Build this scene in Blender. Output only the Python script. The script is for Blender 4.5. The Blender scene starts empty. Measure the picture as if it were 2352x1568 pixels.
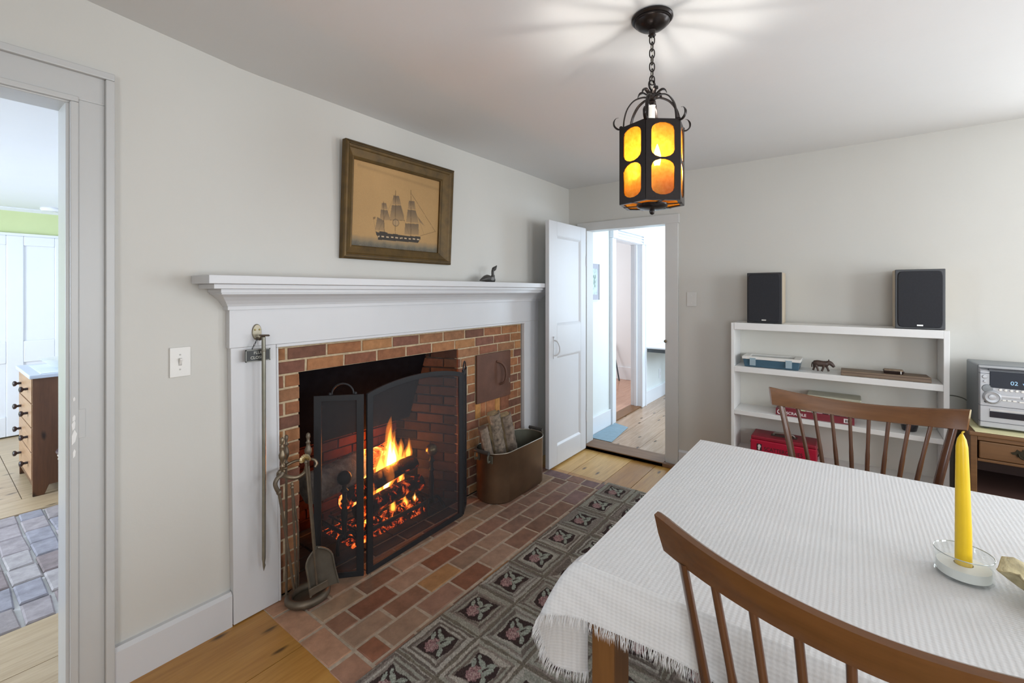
import bpy, bmesh, math, random
import numpy as np
from mathutils import Vector, Matrix, Euler
random.seed(7)
rng = np.random.default_rng(7)
SC = bpy.context.scene
COL = SC.collection
PI = math.pi
V = Vector

# ------------------------------------------------------------------ helpers
def tag(o, label=None, cat=None, group=None, kind=None):
    if label: o['label'] = label
    if cat: o['category'] = cat
    if group: o['group'] = group
    if kind: o['kind'] = kind
    return o

def thing(name, label, cat, loc=(0, 0, 0), rz=0.0, group=None, kind=None):
    o = bpy.data.objects.new(name, None)
    o.empty_display_size = 0.05
    COL.objects.link(o)
    o.location = loc
    o.rotation_euler = (0, 0, rz)
    return tag(o, label, cat, group, kind)

def world_loc(o):
    p = V((0, 0, 0))
    while o is not None:
        p += V(o.location); o = o.parent
    return p

class MB:
    """collects shapes into one mesh"""
    def __init__(s):
        s.v = []; s.f = []; s.c = []
    def add(s, vs, fs, col=None):
        b = len(s.v)
        s.v.extend(tuple(v) for v in vs)
        for f in fs:
            s.f.append(tuple(i + b for i in f)); s.c.append(col)
        return s
    def box(s, x0, x1, y0, y1, z0, z1, col=None):
        vs = [(x, y, z) for z in (z0, z1) for y in (y0, y1) for x in (x0, x1)]
        return s.add(vs, [(0, 2, 3, 1), (4, 5, 7, 6), (0, 1, 5, 4), (2, 6, 7, 3), (0, 4, 6, 2), (1, 3, 7, 5)], col)
    def hexa(s, p, col=None):
        """8 corners: bottom 4 (ccw) then top 4"""
        return s.add(p, [(3, 2, 1, 0), (4, 5, 6, 7), (0, 1, 5, 4), (1, 2, 6, 5), (2, 3, 7, 6), (3, 0, 4, 7)], col)
    def loft(s, rings, closed=True, cap=True, col=None):
        n = len(rings[0]); vs = [p for r in rings for p in r]; fs = []
        m = n if closed else n - 1
        for k in range(len(rings) - 1):
            for i in range(m):
                a = k * n + i; b = k * n + (i + 1) % n
                fs.append((a, b, b + n, a + n))
        if cap and closed:
            fs.append(tuple(range(n - 1, -1, -1)))
            fs.append(tuple(range((len(rings) - 1) * n, len(rings) * n)))
        return s.add(vs, fs, col)
    def prism(s, pts, axis, a, b, col=None):
        def mk(p, t):
            if axis == 'x': return (t, p[0], p[1])
            if axis == 'y': return (p[0], t, p[1])
            return (p[0], p[1], t)
        return s.loft([[mk(p, a) for p in pts], [mk(p, b) for p in pts]], col=col)
    def tube(s, path, r, n=8, cap=True, col=None, flat=None, up=None):
        """swept ring; flat=(w,h) scale for strap sections"""
        P = [V(p) for p in path]; k = len(P)
        R = r if isinstance(r, (list, tuple)) else [r] * k
        T = []
        for i in range(k):
            t = P[min(i + 1, k - 1)] - P[max(i - 1, 0)]
            if t.length < 1e-9: t = V((0, 0, 1))
            T.append(t.normalized())
        ref = V(up) if up else (V((0, 0, 1)) if abs(T[0].z) < .9 else V((1, 0, 0)))
        nrm = (ref - T[0] * ref.dot(T[0])).normalized()
        rings = []
        for i in range(k):
            nrm = (nrm - T[i] * nrm.dot(T[i]))
            if nrm.length < 1e-6: nrm = T[i].orthogonal()
            nrm.normalize()
            bn = T[i].cross(nrm)
            fw, fh = flat if flat else (1, 1)
            rings.append([P[i] + nrm * (math.cos(2 * PI * j / n) * R[i] * fh) + bn * (math.sin(2 * PI * j / n) * R[i] * fw) for j in range(n)])
        return s.loft(rings, cap=cap, col=col)
    def lathe(s, prof, c=(0, 0, 0), n=24, axis=(0, 0, 1), col=None, sx=1, sy=1):
        q = V((0, 0, 1)).rotation_difference(V(axis))
        rings = []
        for r, z in prof:
            rings.append([V(c) + q @ V((r * sx * math.cos(2 * PI * j / n), r * sy * math.sin(2 * PI * j / n), z)) for j in range(n)])
        return s.loft(rings, cap=True, col=col)
    def ball(s, c, r, n=12, m=8, sc=(1, 1, 1), col=None):
        prof = [(r * math.sin(PI * i / m) + 1e-5, -r * math.cos(PI * i / m)) for i in range(m + 1)]
        rings = [[(c[0] + a * sc[0] * math.cos(2 * PI * j / n), c[1] + a * sc[1] * math.sin(2 * PI * j / n), c[2] + z * sc[2]) for j in range(n)] for a, z in prof]
        return s.loft(rings, col=col)
    def grid(s, pts, col=None, closed_u=False):
        """pts[i][j]"""
        n = len(pts); m = len(pts[0]); fs = []
        for i in range(n - 1):
            for j in range(m - 1):
                fs.append((i * m + j, (i + 1) * m + j, (i + 1) * m + j + 1, i * m + j + 1))
        return s.add([p for r in pts for p in r], fs, col)
    def xf(s, M):
        s.v = [tuple(M @ V(p)) for p in s.v]; return s
    def build(s, name, mat, parent=None, smooth=None, bevel=None, seg=2, local=False, label=None, subsurf=0, recalc=True):
        off = V((0, 0, 0)) if (local or parent is None) else world_loc(parent)
        me = bpy.data.meshes.new(name)
        me.from_pydata([tuple(V(p) - off) for p in s.v], [], s.f)
        if any(c is not None for c in s.c):
            at = me.color_attributes.new('col', 'FLOAT_COLOR', 'CORNER')
            buf = []
            for f, c in zip(s.f, s.c):
                c = c or (.5, .5, .5)
                buf.extend(list(c[:3]) + [1.0] for _ in f)
            at.data.foreach_set('color', np.array(buf, dtype=np.float32).ravel())
        me.validate()
        if recalc:
            bm = bmesh.new(); bm.from_mesh(me)
            bmesh.ops.recalc_face_normals(bm, faces=bm.faces)
            bm.to_mesh(me); bm.free()
        if mat:
            me.materials.append(mat)
        if smooth is not None:
            me.polygons.foreach_set('use_smooth', [True] * len(me.polygons))
            if smooth < 180:
                me.set_sharp_from_angle(angle=math.radians(smooth))
        me.update()
        o = bpy.data.objects.new(name, me)
        COL.objects.link(o)
        if parent: o.parent = parent
        if bevel:
            md = o.modifiers.new('Bevel', 'BEVEL'); md.width = bevel; md.segments = seg
            md.limit_method = 'ANGLE'; md.angle_limit = math.radians(40)
        if subsurf:
            md = o.modifiers.new('Sub', 'SUBSURF'); md.levels = subsurf; md.render_levels = subsurf
        if label: o['label'] = label
        return o

def bx(name, mat, parent, x0, x1, y0, y1, z0, z1, bevel=.002, label=None, local=False):
    return MB().box(x0, x1, y0, y1, z0, z1).build(name, mat, parent, bevel=bevel, label=label, local=local)

def text_mesh(body, size, M, mat, name, parent, extrude=.0008, align='CENTER', bold=0.0, sx=1.0):
    cu = bpy.data.curves.new(name, 'FONT'); cu.body = body; cu.size = size
    cu.align_x = align; cu.align_y = 'CENTER'; cu.extrude = extrude; cu.offset = bold
    t = bpy.data.objects.new(name, cu); COL.objects.link(t)
    dg = bpy.context.evaluated_depsgraph_get()
    me = bpy.data.meshes.new_from_object(t.evaluated_get(dg))
    bpy.data.objects.remove(t); bpy.data.curves.remove(cu)
    off = world_loc(parent) if parent else V((0, 0, 0))
    me.transform(Matrix.Translation(-off) @ M @ Matrix.Diagonal((sx, 1, 1, 1)))
    me.materials.clear(); me.materials.append(mat)
    o = bpy.data.objects.new(name, me); COL.objects.link(o); o.parent = parent
    return o

def bez(pts, n=12):
    """Catmull-Rom through points"""
    P = [V(p) for p in pts]; out = []
    for i in range(len(P) - 1):
        p0 = P[max(i - 1, 0)]; p1 = P[i]; p2 = P[i + 1]; p3 = P[min(i + 2, len(P) - 1)]
        for k in range(n):
            t = k / n
            out.append(.5 * ((2 * p1) + (p2 - p0) * t + (2 * p0 - 5 * p1 + 4 * p2 - p3) * t * t + (3 * p1 - p0 - 3 * p2 + p3) * t ** 3))
    out.append(P[-1]); return out

# ------------------------------------------------------------------ materials
def srgb(r, g, b):
    f = lambda c: (c / 255 / 12.92) if c / 255 <= .04045 else ((c / 255 + .055) / 1.055) ** 2.4
    return (f(r), f(g), f(b))

class NT:
    def __init__(s, name):
        s.m = bpy.data.materials.new(name); s.m.use_nodes = True
        s.t = s.m.node_tree; s.t.nodes.clear()
        s.out = s.t.nodes.new('ShaderNodeOutputMaterial')
        s.tc = None
    def n(s, typ, **kw):
        nd = s.t.nodes.new(typ)
        for k, v in kw.items():
            if k in nd.inputs: nd.inputs[k].default_value = v
            else: setattr(nd, k, v)
        return nd
    def l(s, a, b): s.t.links.new(a, b)
    def coord(s, scale=(1, 1, 1), rot=(0, 0, 0)):
        if not s.tc: s.tc = s.n('ShaderNodeTexCoord')
        mp = s.n('ShaderNodeMapping')
        mp.inputs['Scale'].default_value = scale; mp.inputs['Rotation'].default_value = rot
        s.l(s.tc.outputs['Object'], mp.inputs['Vector'])
        return mp.outputs['Vector']
    def noise(s, vec, scale, detail=4, rough=.55, dist=0):
        nd = s.n('ShaderNodeTexNoise'); nd.inputs['Scale'].default_value = scale
        nd.inputs['Detail'].default_value = detail; nd.inputs['Roughness'].default_value = rough
        nd.inputs['Distortion'].default_value = dist
        s.l(vec, nd.inputs['Vector']); return nd.outputs['Fac']
    def ramp(s, fac, stops):
        r = s.n('ShaderNodeValToRGB'); e = r.color_ramp.elements
        while len(e) < len(stops): e.new(.5)
        for i, (p, c) in enumerate(stops):
            e[i].position = p; e[i].color = (c[0], c[1], c[2], 1) if isinstance(c, (tuple, list)) else (c, c, c, 1)
        s.l(fac, r.inputs['Fac']); return r.outputs['Color']
    def mix(s, fac, a, b, typ='MIX'):
        m = s.n('ShaderNodeMix', data_type='RGBA', blend_type=typ)
        for sock, val in ((m.inputs[0], fac), (m.inputs[6], a), (m.inputs[7], b)):
            if isinstance(val, bpy.types.NodeSocket): s.l(val, sock)
            elif isinstance(val, (tuple, list)): sock.default_value = (val[0], val[1], val[2], 1)
            else: sock.default_value = val
        return m.outputs[2]
    def bsdf(s, color, rough=.5, metal=0.0, spec=.5, coat=0.0, **kw):
        b = s.n('ShaderNodeBsdfPrincipled')
        for k, v in (('Base Color', color), ('Roughness', rough), ('Metallic', metal)):
            if isinstance(v, bpy.types.NodeSocket): s.l(v, b.inputs[k])
            elif isinstance(v, (tuple, list)): b.inputs[k].default_value = (v[0], v[1], v[2], 1)
            else: b.inputs[k].default_value = v
        b.inputs['Specular IOR Level'].default_value = spec
        b.inputs['Coat Weight'].default_value = coat
        for k, v in kw.items(): b.inputs[k].default_value = v
        s.l(b.outputs[0], s.out.inputs['Surface']); s.b = b
        return b
    def bump(s, h, strength=.3, dist=.01):
        bp = s.n('ShaderNodeBump'); bp.inputs['Strength'].default_value = strength; bp.inputs['Distance'].default_value = dist
        s.l(h, bp.inputs['Height']); s.l(bp.outputs['Normal'], s.b.inputs['Normal'])

def paint(name, c, rough=.45, var=.04, scale=3, bscale=60, bstr=.06, spec=.4):
    t = NT(name); v = t.coord()
    a = t.noise(v, scale, 5)
    col = t.ramp(a, [(.25, tuple(x * (1 - var) for x in c)), (.75, tuple(min(1, x * (1 + var)) for x in c))])
    t.bsdf(col, rough, spec=spec)
    t.bump(t.noise(v, bscale, 3), bstr, .004)
    return t.m

def plain(name, c, rough=.5, metal=0.0, var=.08, scale=20, bstr=0.0, bscale=120, spec=.5, coat=0.0):
    t = NT(name); v = t.coord()
    a = t.noise(v, scale, 4)
    col = t.ramp(a, [(.25, tuple(x * (1 - var) for x in c)), (.75, tuple(min(1, x * (1 + var)) for x in c))])
    t.bsdf(col, rough, metal, spec=spec, coat=coat)
    if bstr: t.bump(t.noise(v, bscale, 4), bstr, .004)
    return t.m

def wood(name, dark, light, axis='x', scale=1.0, rough=.3, coat=.0, knots=False, vc=False, bstr=.05, spec=.5):
    t = NT(name)
    k = {'x': (1.2, 14, 14), 'y': (14, 1.2, 14), 'z': (14, 14, 1.2)}[axis]
    v = t.coord(tuple(q * scale for q in k))
    a = t.noise(v, 1.6, 6, .6, .6)
    b = t.noise(v, 7, 3, .5)
    f = t.mix(.35, a, b)
    col = t.ramp(f, [(.28, dark), (.72, light)])
    if vc:
        at = t.n('ShaderNodeAttribute', attribute_name='col')
        col = t.mix(1.0, col, at.outputs['Color'], 'MULTIPLY')
    if knots:
        kk = {'x': (2.2, 6.5, 1), 'y': (6.5, 2.2, 1), 'z': (6.5, 1, 2.2)}[axis]
        kv = t.coord(kk, (PI / 2, 0, 0) if axis == 'z' else (0, 0, 0))
        vo = t.n('ShaderNodeTexVoronoi', feature='F1', voronoi_dimensions='2D'); vo.inputs['Scale'].default_value = .95
        vo.inputs['Randomness'].default_value = 1.0
        wv = t.noise(v, 3, 3)
        vm = t.n('ShaderNodeVectorMath', operation='ADD'); t.l(kv, vm.inputs[0])
        sc = t.n('ShaderNodeVectorMath', operation='SCALE'); sc.inputs['Scale'].default_value = .12
        cb = t.n('ShaderNodeCombineXYZ'); t.l(wv, cb.inputs[0]); t.l(wv, cb.inputs[1])
        t.l(cb.outputs[0], sc.inputs[0]); t.l(sc.outputs[0], vm.inputs[1]); t.l(vm.outputs[0], vo.inputs['Vector'])
        kf = t.ramp(vo.outputs['Distance'], [(.025, 1.0), (.085, 0.0)])
        col = t.mix(kf, col, tuple(x * .28 for x in dark))
    t.bsdf(col, rough, spec=spec, coat=coat)
    t.bump(f, bstr, .003)
    return t.m

def vcol(name, rough=.8, nscale=25, namt=.35, bstr=.4, bscale=90, spec=.3, fine=None):
    t = NT(name); v = t.coord()
    at = t.n('ShaderNodeAttribute', attribute_name='col')
    a = t.noise(v, nscale, 6, .65)
    lo = 1 - namt; hi = 1 + namt
    m = t.ramp(a, [(.25, (lo, lo, lo)), (.75, (min(hi, 1.6),) * 3)])
    col = t.mix(1.0, at.outputs['Color'], m, 'MULTIPLY')
    t.bsdf(col, rough, spec=spec)
    t.bump(t.noise(v, bscale, 5, .7), bstr, .004)
    return t.m

def emit(name, c, strength):
    t = NT(name)
    e = t.n('ShaderNodeEmission'); e.inputs['Color'].default_value = (*c, 1); e.inputs['Strength'].default_value = strength
    t.l(e.outputs[0], t.out.inputs['Surface']); return t.m

WALL = paint('wall paint off white', (.565, .555, .52), .6, .02, 2, 45, .10)
CEIL = paint('ceiling paint', (.69, .695, .695), .8, .03, 1.2, 30, .12)
TRIM = paint('white trim gloss', (.60, .605, .62), .35, .02, 4, 30, .05)
CASE = paint('casing grey white', (.50, .505, .50), .35, .02, 4, 30, .06)
WHITE2 = paint('white paint hall', (.78, .80, .83), .4, .01, 4, 30, .04)
HALLW = paint('hall wall pale', (.76, .80, .79), .6, .01)
PINKW = paint('pale pink wall', (.78, .78, .79), .6, .01)
GREENW = paint('pale lime wall', (.60, .68, .36), .6, .03)
MIX_PINE = wood('pine floor boards', (.33, .150, .028), (.54, .295, .075), 'x', 1.0, .33, .0, True, True)
HALLFL = wood('hall pine boards', (.30, .19, .11), (.50, .36, .25), 'x', 1.0, .26, .0, True, True)
PINKFL = wood('reddish oak strip floor', (.42, .21, .13), (.62, .36, .24), 'x', 1.4, .25)
CHESTW = wood('chest pine', (.072, .029, .014), (.145, .062, .029), 'z', .9, .4, 0, True)
CHAIRW = wood('chair maple stain', (.090, .036, .012), (.150, .062, .021), 'y', 1.0, .18, .35)
CHAIRV = wood('chair spindle stain', (.068, .028, .014), (.115, .048, .023), 'z', 1.0, .25, .2)
TABLEW = wood('table walnut', (.12, .05, .015), (.21, .092, .028), 'z', .8, .38)
CABW = wood('cabinet fruitwood', (.105, .048, .017), (.19, .092, .034), 'y', .8, .4)
DARKW = plain('cabinet dark niche', (.07, .035, .028), .6)
BRICK = vcol('brick', .85, 22, .30, .5, 80)
HBRICK = vcol('hearth brick', .7, 16, .30, .35, 70, .35)
MORTAR = plain('mortar', (.46, .36, .235), .95, var=.25, scale=40, bstr=.5)
HMORTAR = plain('hearth mortar', (.40, .32, .24), .95, var=.25, scale=40, bstr=.5)
SOOT = plain('soot black', (.006, .006, .0075), .9, var=.3, bstr=.3, spec=.04)
IRON = plain('black iron', (.020, .021, .024), .5, .0, bstr=.15, bscale=200, spec=.3)
RUST = plain('rusty iron plate', (.115, .052, .033), .65, .2, var=.25, scale=9, bstr=.2)
BRASS = plain('aged brass', (.22, .175, .12), .42, .85, var=.2, scale=30)
BRASSD = plain('dark aged brass', (.15, .122, .09), .5, .6, var=.25, scale=25)
COPPER = plain('old copper brown', (.175, .112, .068), .38, .75, var=.2, scale=6, bstr=.05, bscale=15)
TINNED = plain('tinned grey inside', (.13, .13, .10), .55, .5, var=.3, scale=8)
LANTM = plain('lantern dark bronze', (.024, .019, .018), .30, .7, bstr=.1)
BARK = plain('bark', (.19, .145, .11), .95, var=.6, scale=35, bstr=1.0, bscale=60)
SPLITW = plain('split log wood', (.34, .25, .14), .9, var=.35, scale=30, bstr=.6, bscale=50)
LOGB = plain('charred log', (.035, .02, .016), .95, var=.5, scale=30, bstr=.9)
LOGG = plain('grey ashed log', (.36, .32, .29), .95, var=.5, scale=25, bstr=.9)
PLASTICW = plain('white plastic', (.72, .71, .68), .4, var=.02)
GILT = plain('old gilt frame', (.094, .054, .012), .5, .35, var=.35, scale=18, bstr=.2)
GILTD = plain('worn dark gilt', (.07, .045, .018), .6, .2, var=.4, scale=14, bstr=.2)
# ------------------------------------------------------------------ setting
YW = 2.06; XW = 3.60; ZC = 2.317
def struct(name, mb, mat, label=None, **kw):
    o = mb.build(name, mat, **kw); tag(o, label, None, None, 'structure'); return o

def wall_mesh(axis, a, b, u0, u1, z0, z1, holes):
    """slab between a and b along axis, with rectangular holes (u0,u1,z0,z1)"""
    us = sorted({u0, u1, *[h[0] for h in holes], *[h[1] for h in holes]})
    zs = sorted({z0, z1, *[h[2] for h in holes], *[h[3] for h in holes]})
    us = [u for u in us if u0 <= u <= u1]; zs = [z for z in zs if z0 <= z <= z1]
    mb = MB()
    for i in range(len(us) - 1):
        for k in range(len(zs) - 1):
            cu = (us[i] + us[i + 1]) / 2; cz = (zs[k] + zs[k + 1]) / 2
            if any(h[0] < cu < h[1] and h[2] < cz < h[3] for h in holes): continue
            if axis == 'y': mb.box(us[i], us[i + 1], a, b, zs[k], zs[k + 1])
            else: mb.box(a, b, us[i], us[i + 1], zs[k], zs[k + 1])
    return mb

struct('wall_left', wall_mesh('y', YW, 2.16, -1.4, 3.7, 0, 2.5, [(-.55, .292, 0, 2.002), (.97, 2.845, 0, 1.14)]), WALL, 'off-white plaster wall with the fireplace')
struct('wall_right', wall_mesh('x', XW, 3.70, -2.7, YW, 0, 2.5, [(1.172, 1.868, 0, 1.925), (-2.25, -1.15, .75, 1.95)]), WALL, 'off-white plaster wall behind the bookcase')
struct('wall_near', wall_mesh('y', -2.7, -2.6, -1.4, 3.7, 0, 2.5, [(.2, 1.2, .75, 1.95), (1.9, 2.9, .75, 1.95)]), WALL, 'plain wall opposite the fireplace')
struct('wall_rear', wall_mesh('x', -1.5, -1.4, -2.7, YW + .1, 0, 2.5, [(-1.6, -.5, .75, 1.95)]), WALL, 'plain wall opposite the bookcase')

# ceiling, gently uneven, rising a little towards the left doorway
pts = []
for i in range(60):
    x = -1.45 + i * 5.15 / 59; row = []
    for j in range(50):
        y = -2.65 + j * 4.75 / 49
        z = ZC + .09 * max(0, .85 - x) ** 1.0 * (.5 + .5 * min(1, max(0, (y + 1) / 3))) + .0035 * math.sin(2.1 * x + 1.3 * y) * math.cos(1.7 * y - x)
        row.append((x, y, min(z, 2.44)))
    pts.append(row)
cm = MB().grid(pts)
struct('ceiling', cm, CEIL, 'uneven off-white plaster ceiling', smooth=180)
struct('roof_slab', MB().box(-1.5, 3.7, -2.7, 2.16, 2.5, 2.6), CEIL)

# pine floor: wide boards running towards the hall door
mb = MB()
ys = [2.0599, 1.704, 1.425, 1.228, .98, .72, .45, .2, -.08, -.35, -.6, -.88, -1.15, -1.4, -1.68, -1.95, -2.2, -2.6]
for i in range(len(ys) - 1):
    k = random.uniform(.85, 1.12); y1, y0 = ys[i], ys[i + 1]
    cuts = [-1.4, random.uniform(0.2, .5) if i > 1 else 3.0, 3.60]
    for a, b in zip(cuts[:-1], cuts[1:]):
        c = (k, k * random.uniform(.95, 1.02), k * random.uniform(.9, 1.03))
        if i < 3 and a > 2: c = (1.28, 1.5, 2.1)  # boards by the hall door: bleached tone plus bluish window sheen in the colour
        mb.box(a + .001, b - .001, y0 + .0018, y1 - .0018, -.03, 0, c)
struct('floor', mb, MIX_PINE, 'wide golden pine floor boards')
struct('subfloor', MB().box(-1.5, 3.7, -2.7, 2.16, -.08, -.02), SOOT)

# ---- trim: baseboards, left door casing, right door casing
def baseprof(y, h=.14, t=.03):
    return [(y, 0), (y - t, 0), (y - t, h - .012), (y - t + .012, h), (y, h)]
struct('baseboard_left', MB().prism([(p[0], p[1]) for p in baseprof(YW)], 'x', .412, .782), TRIM, 'white baseboard beside the left doorway')
bb = MB(); bb.prism([(XW - (YW - p[0]) , p[1]) for p in baseprof(YW, .14, .018)], 'y', .66, 1.071); bb.prism([(XW - (YW - p[0]), p[1]) for p in baseprof(YW, .14, .018)], 'y', -2.6, -.42)
struct('baseboard_right', bb, TRIM, 'white baseboard by the hall doorway')
bn = MB(); bn.box(-1.4, 3.6, -2.6, -2.58, 0, .14); struct('baseboard_near', bn, TRIM)
bn = MB(); bn.box(-1.4, -1.38, -2.58, 1.1, 0, .14); struct('baseboard_rear', bn, TRIM)

mb = MB()   # left doorway casing: flat board, outer back band, inner bead, jamb
def casing_leg(x0, x1, y0, y1, z0, z1): mb.box(x0, x1, y0, y1, z0, z1)
casing_leg(.320, .388, 2.036, YW, 0, 2.0145)
casing_leg(.3865, .411, 2.020, YW, 0, 2.1015)
casing_leg(.3005, .321, 2.028, YW, 0, 2.0025)
casing_leg(.2915, .309, 2.041, 2.17, 0, 1.9985)
mb.box(-.67, .3885, 2.0362, YW, 2.014, 2.104)
mb.box(-.69, .411, 2.020, YW, 2.102, 2.126)
mb.box(-.57, .321, 2.028, YW, 2.003, 2.022)
mb.box(-.57, .309, 2.0412, 2.17, 1.998, 2.016)
mb.box(-.67, -.56, 2.036, YW, 0, 2.0145); mb.box(-.69, -.665, 2.02, YW, 0, 2.1015); mb.box(-.57, -.549, 2.041, 2.17, 0, 1.9975)
struct('trim_1', mb, CASE, 'white moulded casing around the left doorway', bevel=.0035, seg=3)
struct('trim_4', MB().box(.316, .338, 2.033, 2.037, .895, .99), CASE, 'painted-over latch mortise patch on the left casing', bevel=.001)

CHIP = paint('bare white paint chip', (.78, .78, .77), .6)
R_ = random.Random(3)
for z, h, w in ((.955, .022, .006), (.925, .034, .008), (.878, .05, .009), (.835, .03, .006), (1.02, .016, .004)):
    pts_ = [(.3095 + w * R_.uniform(-.7, -.3), z), (.3095 + w * R_.uniform(.2, .7), z + h * .2), (.3095 + w * R_.uniform(.4, .8), z + h * .7), (.3095 + w * .1, z + h), (.3095 - w * R_.uniform(.4, .8), z + h * .6)]
    MB().prism(pts_, 'y', 2.0271, 2.0281).build('paint_chip', CHIP, bpy.data.objects['trim_1'])
mb = MB()
mb.box(3.58, XW, 1.074, 1.174, 0, 1.918); mb.box(3.58, XW, 1.866, 1.955, 0, 1.918)
mb.box(3.579, XW, 1.066, 1.962, 1.917, 1.99)
mb.box(3.592, 3.705, 1.158, 1.1725, .03, 1.926); mb.box(3.592, 3.705, 1.8675, 1.884, .03, 1.926); mb.box(3.592, 3.705, 1.16, 1.884, 1.918, 1.932)
struct('trim_2', mb, paint('hall casing white', (.565, .56, .545), .35, .02, 4, 30, .06), 'white flat casing around the hall doorway', bevel=.003)
mb = MB(); mb.box(3.528, 3.565, 1.075, 1.865, 0.0005, .030); mb.box(3.528, 3.72, 1.174, 1.866, .0005, .034)
struct('trim_3', mb, wood('threshold oak', (.12, .06, .03), (.26, .15, .08), 'y', 1, .5), 'worn brown wooden threshold under the hall doorway', bevel=.004)

# ---- open hall door (leaf swung against the mantel)
dr = thing('door_1', 'white two-panel door standing open beside the fireplace', 'door', (3.515, 1.86, 0.012), 0, kind='structure')
DX0, DX1, DY0, DY1 = 2.914, 3.514, 1.840, 1.874
mb = MB()
for x0, x1 in ((DX0, 3.030), (3.424, DX1)): mb.box(x0, x1, DY0, DY1, .014, 1.93)
for z0, z1 in ((.014, .16), (.873, 1.11), (1.82, 1.93)): mb.box(3.0305, 3.4235, DY0, DY1, z0, z1)
mb.build('leaf', TRIM, dr, bevel=.002)
for z0, z1 in ((.16, .873), (1.11, 1.82)):
    p = MB()
    p.box(3.0305, 3.4235, DY0 + .012, DY1 - .012, z0, z1)
    def ring(y, m): return [(3.0305 + m, y, z0 + m), (3.4235 - m, y, z0 + m), (3.4235 - m, y, z1 - m), (3.0305 + m, y, z1 - m)]
    p.loft([ring(DY0 + .001, 0), ring(DY0 + .001, .004), ring(DY0 + .0115, .02), ring(DY0 + .0125, 0)], cap=False)
    p.build('panel', TRIM, dr)
h = MB()
h.tube(bez([(2.985, DY0, 1.0), (2.988, DY0 - .028, .99), (3.003, DY0 - .04, .95), (3.003, DY0 - .038, .905), (2.988, DY0 - .022, .885), (2.985, DY0, .88)], 5), .006, 8)
h.box(2.975, 2.992, DY0 - .004, DY0 - .0005, .855, 1.03); h.box(2.97, 3.0, DY0 - .012, DY0 - .004, 1.02, 1.028)
h.build('thumb_latch', TRIM, dr, smooth=40)
for z in (.25, 1.6):
    MB().lathe([(.006, 0), (.006, .09)], (3.518, DY0 - .004, z), 10).build('hinge', TRIM, dr, smooth=40)
MB().lathe([(.004, 0), (.012, .004), (.012, .012), (.004, .016)], (3.579, 1.12 + .048, .985), 12, axis=(-1, 0, 0)).build('latch_catch', BRASS, bpy.data.objects['trim_2'], smooth=40)
# ------------------------------------------------------------------ room beyond the left doorway
LC = 2.18
FL2 = wood('left room pine floor', (.36, .25, .14), (.60, .47, .31), 'x', 1.0, .35, 0, True, True)
mb = MB()
yy = [2.06, 2.4, 2.72]
for a, b in zip(yy[:-1], yy[1:]): mb.box(-2.4, 1.0, a + .001, b - .002, -.03, -.001, (random.uniform(.9, 1.05),) * 3)
yb = [4.12, 4.37, 4.75, 5.15, 5.5, 5.9, 6.4]
mb.box(-2.4, 1.0, 4.12, 4.40, -.03, -.001, (.95, .95, .95))
xs = [-2.4, -1.9, -1.4, -.9, -.45, .02, .42, 1.0]
for a, b in zip(xs[:-1], xs[1:]): mb.box(a + .002, b - .002, 4.402, 6.4, -.03, -.001, (random.uniform(.92, 1.06),) * 3)
struct('floor_left_room', mb, FL2, 'pale pine floor of the next room')
struct('wall_left_room_far', MB().box(-2.5, 1.1, 6.40, 6.5, 0, 2.4), GREENW, 'lime green wall of the next room')
struct('wall_left_room_side', MB().box(1.0, 1.08, 2.161, 6.4, 0, 2.4), WHITE2)
struct('wall_left_room_end', wall_mesh('x', -2.5, -2.4, 2.161, 6.4, 0, 2.4, [(3.6, 5.2, .8, 1.9)]), WHITE2)
struct('ceiling_left_room', MB().box(-2.5, 1.08, 2.161, 6.5, LC, LC + .1), WHITE2, 'white ceiling of the next room')
struct('trim_5', MB().prism([(6.40, LC - .03), (6.36, LC - .008), (6.36, LC), (6.40, LC)], 'x', -2.4, 1.0), WHITE2, 'thin white cornice over the lime green wall')
# brick strip in that floor
mb = MB(); m2 = MB()
m2.box(-2.4, 1.0, 2.722, 4.118, -.05, -.012)
cols = [srgb(146, 138, 138), srgb(156, 148, 150), srgb(136, 124, 124), srgb(164, 158, 158), srgb(144, 142, 150)]
SK = .11
def brick(mb, O, S, T, N, s0, s1, t0, t1, d, col, jit=.0015, ch=.003):
    O, S, T, N = V(O), V(S), V(T), V(N)
    r = lambda: random.uniform(-jit, jit)
    h = random.uniform(-.0015, .0015)
    c = [(s0 + r(), t0 + r()), (s1 + r(), t0 + r()), (s1 + r(), t1 + r()), (s0 + r(), t1 + r())]
    cs = (s0 + s1) / 2; ct = (t0 + t1) / 2
    P = []
    for q, (a, b) in enumerate(c): P.append(O + S * a + T * b - N * d)
    for a, b in c: P.append(O + S * a + T * b + N * (h - ch))
    for a, b in c:
        a2 = a + (ch if a < cs else -ch); b2 = b + (ch if b < ct else -ch)
        P.append(O + S * a2 + T * b2 + N * h)
    mb.add(P, [(0, 1, 5, 4), (1, 2, 6, 5), (2, 3, 7, 6), (3, 0, 4, 7), (4, 5, 9, 8), (5, 6, 10, 9), (6, 7, 11, 10), (7, 4, 8, 11), (8, 9, 10, 11)], col)
for i in range(-8, 10):        # rows running away from the doorway, slightly skewed
    y = 2.727; off = random.uniform(-.03, .03)
    while y < 4.1:
        L = .205 * random.uniform(.9, 1.1)
        y1 = min(y + L, 4.115)
        x0 = -.06 + i * .108
        if x0 + .102 < .995: brick(mb, (0, 0, 0), (1, 0, 0), (0, 1, 0), (0, 0, 1), x0 + .006, x0 + .102, y + .005, y1 - .005, .04, random.choice(cols), .006, .006)
        y = y1
bo = struct('floor_bricks_left_room', mb, vcol('whitewashed floor brick', .8, 14, .35, .5, 50), 'worn whitewashed brick strip in the next room floor')
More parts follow.
